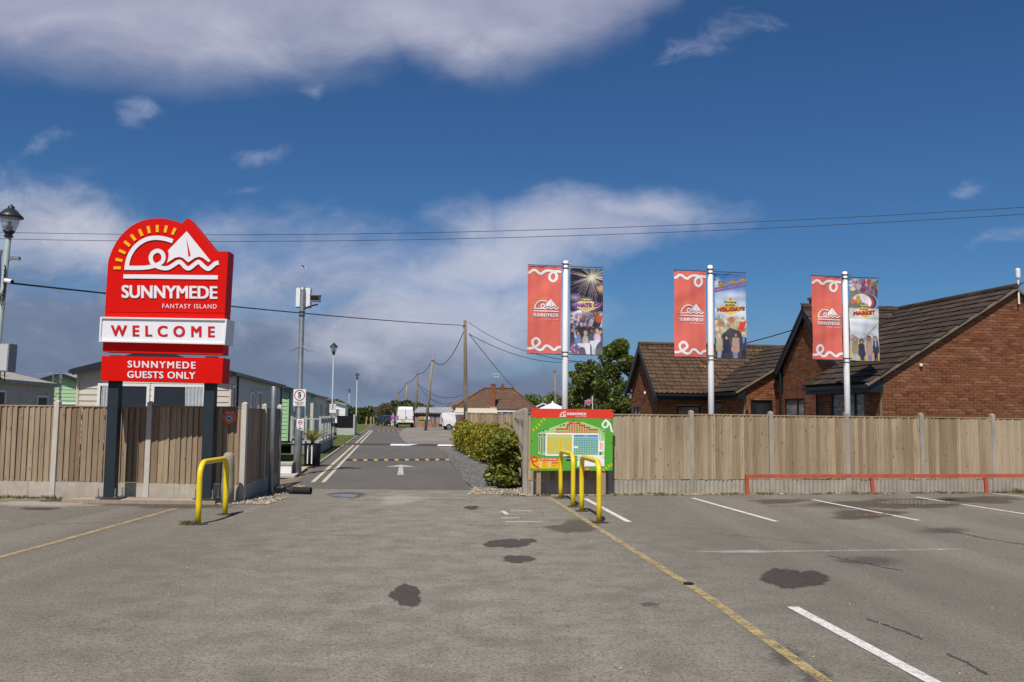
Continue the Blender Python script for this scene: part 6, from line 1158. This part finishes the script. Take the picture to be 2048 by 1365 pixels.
r_ = MB(); x0, x1 = A(966, 776, by).x - bg_.location.x, A(1026, 776, by).x - bg_.location.x; r_.add([(-hw, -.4, ze - .05), (hw, -.4, ze - .05), (hw, 9.4, ze - .05), (-hw, 9.4, ze - .05), (x0, 4, zp), (x1, 4, zp)], [(0, 1, 5, 4), (1, 2, 5), (2, 3, 4, 5), (3, 0, 4), (3, 2, 1, 0)]); ro = r_.build('roof', M_bt, bg_)
for p, q in (((-hw, -.4, ze), (x0, 4, zp + .05)), ((x0, 4, zp + .05), (x1, 4, zp + .05)), ((x1, 4, zp + .05), (hw, -.4, ze))): MB().tube([p, q], .09, 6).build('ridge', M_bt, ro)
cx_ = A(986, 800, by).x - bg_.location.x; cm = MB().box(cx_ - .25, cx_ + .25, -.3, .5, ze - .2, ht(770, 986, by)).box(cx_ - .29, cx_ + .29, -.34, .54, ht(770, 986, by), ht(768.5, 986, by)).build('chimney', M_brick, ro); cx2 = A(1004, 800, by).x - bg_.location.x; MB().box(cx2 - .3, cx2 + .3, 3.7, 4.3, zp - .3, zp + .22).lathe([(.12, .22), (.10, .55)], 10, (cx2, 4, zp)).build('chimney', M_brick, ro)
MB().box(cx_ - .35, cx_ + .35, -.38, -.3, ze - .02, ze + .22).build('flashing', M_grey, ro)
MB().tube([(cx_ + .35, 0, zp), (cx_ + .35, 0, zp + 1.6)], .03, 5).tube([(cx_ - .1, 0, zp + 1.5), (cx_ + .7, 0, zp + 1.5)], .03, 5).tube([(cx_ + .1, 0, zp + 1.2), (cx_ + .6, 0, zp + 1.2)], .03, 5).build('aerial', M_galv, ro); MB().lathe([(.02, 0), (.2, .1), (.22, .12)], 12, (x1 + .1, 3.8, zp + .3)).build('dish', M_whitep, ro)
M_corr = paint('corrugated cream sheet', (.60, .54, .40), .6, .08, 1.5)
def corr(t, x0, x1, y0, z0, y1, z1, m, nm='corrugated_roof', wl=.28, am_=.03):
    n = int((x1 - x0) / (wl / 6)); b = MB(); vs = []
    for k in range(n + 1): x = x0 + (x1 - x0) * k / n; d = am_ * math.sin(2 * math.pi * (x - x0) / wl); vs += [(x, y0, z0 + d), (x, y1, z1 + d)]
    b.add(vs, [(2 * k, 2 * k + 2, 2 * k + 3, 2 * k + 1) for k in range(n)]); return b.build(nm, m, t)
lt = thing('lean_to', 'cream corrugated awning along the front of the bungalow', 'lean-to', (bg_.location.x, by - 3.2, 0)); lx0, lx1 = A(909, 829, by - 3).x - bg_.location.x, A(993, 829, by - 3).x - bg_.location.x; corr(lt, lx0, lx1, -.3, ht(826, 950, by - 3), 2.6, ht(817.5, 950, by - 3) + .05, M_corr); MB().box(lx0, lx1, -.35, -.28, ht(826, 950, by - 3) - .2, ht(826, 950, by - 3) - .06).build('fascia', M_white, lt)
for k in range(5): x = lx0 + (lx1 - lx0) * k / 4; MB().box(x - .05, x + .05, -.3, -.2, 0, 2.0).build('post', M_white, lt)
MB().box(lx0 + .1, lx1 - .1, 1.5, 1.6, 0, 2.1).build('screen', paint('pale green screen', (.42, .48, .38), .6), lt)
pc = thing('white_porch', 'white porch with small windows right of the cream awning', 'porch', (bg_.location.x, by - 2.6, 0)); qx0, qx1 = A(995, 829, by - 2).x - bg_.location.x, A(1046, 829, by - 2).x - bg_.location.x; MB().box(qx0, qx1, 0, 2.2, 0, ze - .35).build('wall', M_white, pc); MB().box(qx0 - .1, qx1 + .1, -.15, 2.2, ze - .34, ze - .2).build('fascia', M_white, pc); [MB().box(qx0 + a_, qx0 + a_ + .8, -.03, -.01, 1.55, 2.0).build('window', M_glass, pc) for a_ in (.3, 1.3, 2.0)]
h2 = thing('far_bungalow', 'second grey-brown roof just behind the bungalow on its left', 'house', (A(930, 829, 118).x, 118, 0)); z2_ = ht(783, 945, 118); r_ = MB(); r_.add([(-3.2, 0, ht(822, 930, 118)), (5, 0, ht(822, 930, 118)), (5, 8, 2.6), (-3.2, 8, 2.6), (.9, 4, z2_), (3, 4, z2_)], [(0, 1, 5, 4), (1, 2, 5), (2, 3, 4, 5), (3, 0, 4), (3, 2, 1, 0)]); r_.build('roof', tilepat('grey brown tiles', (.15, .10, .075), (.19, .13, .095), (.08, .055, .04)), h2); MB().box(-2.8, 4.6, .4, 7.6, 0, 2.55).build('wall', M_cream, h2)
sh_ = thing('garage_shed', 'long grey concrete shed with corrugated roof behind the vans', 'shed', (A(829, 829, 114).x, 114, 0)); sw = A(914, 829, 114).x - A(829, 829, 114).x; zt2 = ht(823, 870, 114); MB().box(0, sw, 0, 5, 0, zt2 - .15).build('wall', concrete('shed concrete', (.27, .23, .19)), sh_); corr(sh_, -.1, sw + .2, -.35, zt2 - .22, 5, zt2 + .55, paint('grey corrugated sheet', (.36, .37, .37), .6, .1, 2), 'corrugated_roof', .36, .06); MB().box(0, sw, -.06, -.02, 1.45, 1.55).build('band', M_dark, sh_)
for x in (0, 1.35, 2.6, 3.9): MB().box(x - .05, x + .05, -.07, -.02, 0, 1.45).build('post', M_dark, sh_)
for x, m in ((.9, M_amber), (1.6, M_white)): MB().box(x - .3, x + .3, -.10, -.07, .95, 1.35).build('notice', m, sh_)
rl = thing('car_park_rail', 'distant low red rail in front of the grey shed', 'rail', (A(829, 829, 108).x, 108, 0)); MB().box(0, 2.9, -.04, .04, .42, .55).build('rail', M_rusty, rl); [MB().box(x - .05, x + .05, -.03, .03, 0, .42).build('post', M_rusty, rl) for x in (.05, 1.0, 1.9, 2.85)]
b = MB()
gz = thing('gazebo', 'white peaked gazebo top left of the first banner pole', 'gazebo', gp(1105, 90)); zz0, zz1 = ht(818, 1105, 90), ht(805, 1105, 90); b.add([(-1.35, -1.35, zz0), (1.35, -1.35, zz0), (1.35, 1.35, zz0), (-1.35, 1.35, zz0), (-.12, -.12, zz1 - .1), (.12, -.12, zz1 - .1), (.12, .12, zz1 - .1), (-.12, .12, zz1 - .1), (0, 0, zz1 + .15)], [(0, 1, 5, 4), (1, 2, 6, 5), (2, 3, 7, 6), (3, 0, 4, 7), (4, 5, 8), (5, 6, 8), (6, 7, 8), (7, 4, 8)]); b.build('canopy', M_whitep, gz); [MB().tube([(x, y, 0), (x, y, zz0)], .03, 6).build('leg', M_white, gz) for x in (-1.3, 1.3) for y in (-1.3, 1.3)]
ca2 = thing('small_chalet', 'pale gable top peeping left of the white gazebo', 'chalet', gp(1086, 105)); z_ = ht(815, 1086, 105); MB().prism([(-1.3, 0), (1.3, 0), (1.3, z_ - .25), (0, z_ + .35), (-1.3, z_ - .25)], 0, 5).build('wall', paint('blue grey cladding', (.30, .38, .42), .6), ca2); [MB().bar((s * 1.5, -.1, z_ - .3), (0, -.1, z_ + .45), .12, .14).build('barge_board', M_white, ca2) for s in (-1, 1)]
# union flag on its own staff
ff = gp(1185, 52); ft = thing('flag_staff', 'thin white staff rising behind the map board', 'flagpole', ff); MB().tube([(0, 0, 0), (0, 0, ht(793, 1185, 52))], .025, 8).build('staff', M_white, ft)
zf_ = ht(796, 1185, 52); fg = thing('union_flag', 'small union flag drooping from the thin staff', 'flag', (ff[0], ff[1], zf_)); FW, FH = .62, .36
def fm(x, y, l): return (-x * FW * .75, -.05 * math.sin(x * 6) - l, -y * FH - .22 * x * x - .05 * math.sin(x * 5))
def fgrid(m, nm, P, l): 
    b = MB(); n = 14
    for Q in P:
        (ax, ay), (bx_, by_), (cx3, cy3), (dx3, dy3) = Q; vs = []
        for k in range(n + 1): t = k / n; vs += [fm(ax + (bx_ - ax) * t, ay + (by_ - ay) * t, l), fm(dx3 + (cx3 - dx3) * t, dy3 + (cy3 - dy3) * t, l)]
        b.add(vs, [(2 * k, 2 * k + 2, 2 * k + 3, 2 * k + 1) for k in range(n)]); l += .002
    return b.build(nm, m, fg)
fgrid(flat('flag blue', '1c2f6e'), 'cloth', [((0, 0), (1, 0), (1, 1), (0, 1))], 0); fgrid(M_wcloth, 'white_cross', [((0, -.0), (1, .86), (1, 1), (0, .14)), ((0, .86), (1, 0), (1, .14), (0, 1)), ((0, .36), (1, .36), (1, .64), (0, .64)), ((.40, 0), (.60, 0), (.60, 1), (.40, 1))], .006); fgrid(flat('flag red', 'b01c2c'), 'red_cross', [((0, .04), (1, .92), (1, .98), (0, .10)), ((0, .92), (1, .04), (1, .10), (0, .98)), ((0, .42), (1, .42), (1, .58), (0, .58)), ((.45, 0), (.55, 0), (.55, 1), (.45, 1))], .018)
for k, (px, py0) in enumerate(((694, 860), (732, 858), (742, 857), (748, 857), (767, 856))): c = gp(px, 118 + k * 2); t = thing('marker_post', ('short timber marker post on the verge nearest the far lamp', 'short leaning timber marker post at the bend of the lane', 'short timber marker post just past the bend', 'thin timber marker post before the hedgerow', 'lone timber marker post left of the dark car')[k], 'post', c, 0, 'marker posts at the end of the verge'); MB().box(-.09, .09, -.06, .06, -.05, 1.25).build('shaft', M_post_wood, t); t.rotation_euler = (0, R((0, 6, 0, -2, 0)[k]), 0)

# ================================================================== vehicles
M_vwhite = paint('van white', (.74, .74, .74), .3, .02); M_vdark = paint('car dark blue', (.02, .028, .045), .25, .1); M_vred = paint('car red', (.12, .015, .015), .3, .05); M_lens = paint('tail lamp red', (.5, .02, .015), .25, .05); M_plate = paint('number plate yellow', (.75, .58, .08), .5, .03); M_tyre = paint('tyre', (.02, .02, .02), .8, .1); M_rim = paint('wheel rim', (.4, .4, .41), .35, .1, 6, .7)
def vehicle(name, label, cat, loc, rz, L, W, H, prof, m, wins, wheels, gh, tuck, rear=True):
    """side profile (y from the tail at 0 forward, z) swept across the width and drawn in above the waist gh"""
    t = thing(name, label, cat, loc, rz); b = MB(); n = len(prof); ring_ = []
    for x_, k in ((-1, 1), (-.86, 0), (.86, 0), (1, 1)):
        for y, z in prof:
            ins = tuck * max(0, (z - gh) / (H - gh)) if z > gh else 0; zz = z + (.0 if k else .03 * (z > gh)); ring_.append((x_ * (W / 2 - ins), y + (.05 if k and y < .2 else (-.05 if k and y > L - .2 else 0)), zz))
    fs = [(i * n + j, i * n + (j + 1) % n, (i + 1) * n + (j + 1) % n, (i + 1) * n + j) for i in range(3) for j in range(n)] + [tuple(range(n - 1, -1, -1)), tuple(range(3 * n, 4 * n))]
    b.add(ring_, fs); b.build('body', m, t)
    for nm, pts, mm in wins: MB().solid(pts, .02).build(nm, mm, t)
    for y, r_ in wheels:
        for s_ in (-1, 1):
            wo2 = MB(); wo2.tube([(s_ * (W / 2 - .20), y, r_), (s_ * (W / 2 + .01), y, r_)], r_, 18); wh = wo2.build('wheel', M_tyre, t); MB().tube([(s_ * (W / 2 - .02), y, r_), (s_ * (W / 2 + .02), y, r_)], r_ * .62, 14).build('rim', M_rim, wh)
    return t
c = G(811, 857); Yv = 110.0; c = gp(811, Yv)
v = vehicle('panel_van', 'large white high-roof van seen from behind on the lane', 'van', (c[0], Yv, 0), R(9), 5.4, 2.05, 2.5, [(0, .45), (.02, 1.3), (.10, 2.2), (.22, 2.47), (.6, 2.52), (3.8, 2.5), (4.3, 2.25), (4.75, 1.5), (5.35, 1.15), (5.4, .45)], M_vwhite, [], [(.95, .34), (4.4, .34)], 1.2, .16)
MB().box(-.98, .98, -.08, .0, .36, .62).build('bumper', M_black, v); [MB().box(s * .93 - .07, s * .93 + .07, -.035, .05, .95, 1.45).build('tail_lamp', M_lens, v) for s in (-1, 1)]; MB().box(-.55, -.10, -.03, .0, .80, .95).build('number_plate', M_plate, v); MB().box(-.012, .012, -.012, .06, .65, 2.2).build('door_seam', M_dark, v); MB().box(.06, .16, -.045, .01, 1.1, 1.32).build('door_handle', M_black, v); [MB().box(x0, x1, -.012, .03, .98, 1.0).build('door_seam', M_dark, v) for x0, x1 in ((-.8, -.03), (.2, .8))]
Ys = 98.0; c = gp(882, Ys)
v = vehicle('small_van', 'small white van seen from the side beside the grey shed', 'van', (c[0], Ys, 0), R(-76), 4.2, 1.75, 1.82, [(0, .42), (0, 1.2), (.12, 1.72), (.35, 1.82), (2.2, 1.84), (2.75, 1.74), (3.25, 1.12), (4.1, .95), (4.2, .42)], M_vwhite, [('side_window', [(.79, 2.25, 1.08), (.79, 3.05, 1.06), (.70, 2.72, 1.62), (.70, 2.25, 1.62)], M_glass), ('windscreen', [(-.72, 3.18, 1.16), (.72, 3.18, 1.16), (.62, 2.80, 1.70), (-.62, 2.80, 1.70)], M_glass)], [(.75, .33), (3.4, .33)], 1.1, .14)
MB().box(-.87, .87, -.07, 0, .34, .6).build('bumper', M_black, v); MB().box(.875, .90, 1.3, 2.6, .62, .70).build('side_moulding', M_black, v); MB().box(.86, 1.02, 2.85, 2.95, 1.05, 1.2).build('mirror', M_black, v); [MB().box(s * .80 - .06, s * .80 + .06, -.03, .05, .9, 1.3).build('tail_lamp', M_lens, v) for s in (-1, 1)]
CAR = [(0, .35), (.0, .85), (.25, .95), (.65, 1.36), (1.3, 1.46), (2.3, 1.42), (3.0, .98), (3.95, .82), (4.05, .35)]
def car(label, px, Y, rz, m): 
    c = gp(px, Y); v = vehicle('parked_car', label, 'car', (c[0], Y, 0), rz, 4.05, 1.75, 1.46, CAR, m, [('rear_window', [(.62, .33, 1.0), (-.62, .33, 1.0), (-.54, .63, 1.36), (.54, .63, 1.36)][::-1], M_glass), ('side_window', [(.80, .75, .98), (.80, 2.75, .98), (.70, 2.3, 1.36), (.70, .95, 1.36)], M_glass), ('side_window', [(-.80, .75, .98), (-.80, 2.75, .98), (-.70, 2.3, 1.36), (-.70, .95, 1.36)][::-1], M_glass)], [(.75, .31), (3.25, .31)], .95, .14)
    [MB().box(s * .75 - .09, s * .75 + .09, -.03, .05, .70, .86).build('tail_lamp', M_lens, v) for s in (-1, 1)]; MB().box(-.26, .26, -.03, 0, .55, .67).build('number_plate', M_plate, v); return v
car('dark blue car parked left of the large white van', 784, 122, R(30), M_vdark); car('dark red car just in front of the small white van', 921, 94, R(-50), M_vred); car('black car roof showing above the laurel hedge', 975, 50, R(-80), M_vdark)

# ================================================================== person with a dog
def skin(name, pts, edges, rad, m, parent, sub=1):
    me = bpy.data.meshes.new(name); me.from_pydata(pts, edges, []); me.materials.append(m); o = link(name, me, parent); md = o.modifiers.new('skin', 'SKIN'); md.use_smooth_shade = True
    for i, r_ in enumerate(rad): me.skin_vertices[0].data[i].radius = r_ if isinstance(r_, tuple) else (r_, r_)
    me.skin_vertices[0].data[0].use_root = True; s = o.modifiers.new('sub', 'SUBSURF'); s.levels = sub; s.render_levels = sub; return o
Yp = 113.0; c = gp(786, Yp); pe = thing('person', 'person in purple top and white trousers walking away along the lane', 'person', (c[0], Yp, 0), R(5)); M_skin = paint('skin', (.50, .30, .22), .6, .05); M_purple = paint('purple knit', (.34, .10, .40), .8, .1); M_trous = paint('white trousers', (.68, .68, .70), .8, .05); M_hair = paint('pale hair', (.55, .48, .38), .7, .1)
skin('body', [(0, 0, .95), (0, 0, 1.2), (0, 0, 1.40), (0, 0, 1.47), (0, .01, 1.55), (0, .02, 1.65), (-.17, 0, 1.37), (-.25, .0, 1.10), (-.24, .10, .86), (-.24, .13, .78), (.17, 0, 1.37), (.25, .02, 1.10), (.24, .12, .88), (.24, .15, .80), (-.09, 0, .90), (-.10, .03, .48), (-.10, -.10, .08), (-.10, .05, .03), (.09, 0, .90), (.10, .08, .48), (.10, .10, .07), (.10, .24, .03)], [(0, 1), (1, 2), (2, 3), (3, 4), (4, 5), (2, 6), (6, 7), (7, 8), (8, 9), (2, 10), (10, 11), (11, 12), (12, 13), (0, 14), (14, 15), (15, 16), (16, 17), (0, 18), (18, 19), (19, 20), (20, 21)], [.13, .12, .12, .05, .08, .075, .05, .04, .03, .035, .05, .04, .03, .035, .085, .055, .035, .04, .085, .055, .035, .04], M_skin, pe)
skin('jacket', [(0, 0, .95), (0, 0, 1.18), (0, 0, 1.37), (0, 0, 1.43), (-.17, 0, 1.37), (-.26, 0, 1.10), (-.25, .09, .90), (.17, 0, 1.37), (.26, .02, 1.10), (.25, .11, .92)], [(0, 1), (1, 2), (2, 3), (2, 4), (4, 5), (5, 6), (2, 7), (7, 8), (8, 9)], [(.20, .15), (.19, .14), (.17, .13), .08, .075, .065, .055, .075, .065, .055], M_purple, pe)
skin('trousers', [(0, 0, .95), (-.09, 0, .86), (-.10, .03, .48), (-.10, -.10, .11), (.09, 0, .86), (.10, .08, .48), (.10, .10, .10)], [(0, 1), (1, 2), (2, 3), (0, 4), (4, 5), (5, 6)], [.16, .115, .085, .065, .115, .085, .065], M_trous, pe)
skin('hair', [(0, -.03, 1.56), (0, -.015, 1.66), (0, .02, 1.70)], [(0, 1), (1, 2)], [.085, .095, .06], M_hair, pe)
dg = thing('dog', 'small brown dog walking beside the person on the lane', 'dog', (c[0] - .45, Yp - .3, 0), R(70)); M_fur = paint('tan fur', (.42, .24, .10), .9, .15)
skin('body', [(0, 0, .27), (.18, 0, .28), (-.18, 0, .27), (.27, 0, .36), (.36, 0, .36), (.18, .06, .14), (.18, .06, .02), (.18, -.06, .14), (.19, -.06, .02), (-.17, .06, .15), (-.21, .06, .09), (-.18, .06, .02), (-.17, -.06, .15), (-.21, -.06, .09), (-.18, -.06, .02), (-.30, 0, .36)], [(0, 1), (0, 2), (1, 3), (3, 4), (1, 5), (5, 6), (1, 7), (7, 8), (2, 9), (9, 10), (10, 11), (2, 12), (12, 13), (13, 14), (2, 15)], [.085, .095, .08, .06, .035, .03, .022, .03, .022, .035, .025, .02, .035, .025, .02, .018], M_fur, dg)
gu = thing('seagull', 'white gull gliding above the camera column', 'bird', A(608, 536, 70)); MB().tube([(-.22, 0, 0), (0, 0, .02), (.2, 0, .0)], [.01, .06, .02], 8).build('body', M_whitep, gu); [MB().solid([(-.06, 0, .03), (.08, 0, .03), (.02 + .0, s * .35, .14), (-.08, s * .7, .06), (-.10, s * .35, .12)][::s], .01).build('wing', M_grey, gu) for s in (-1, 1)]
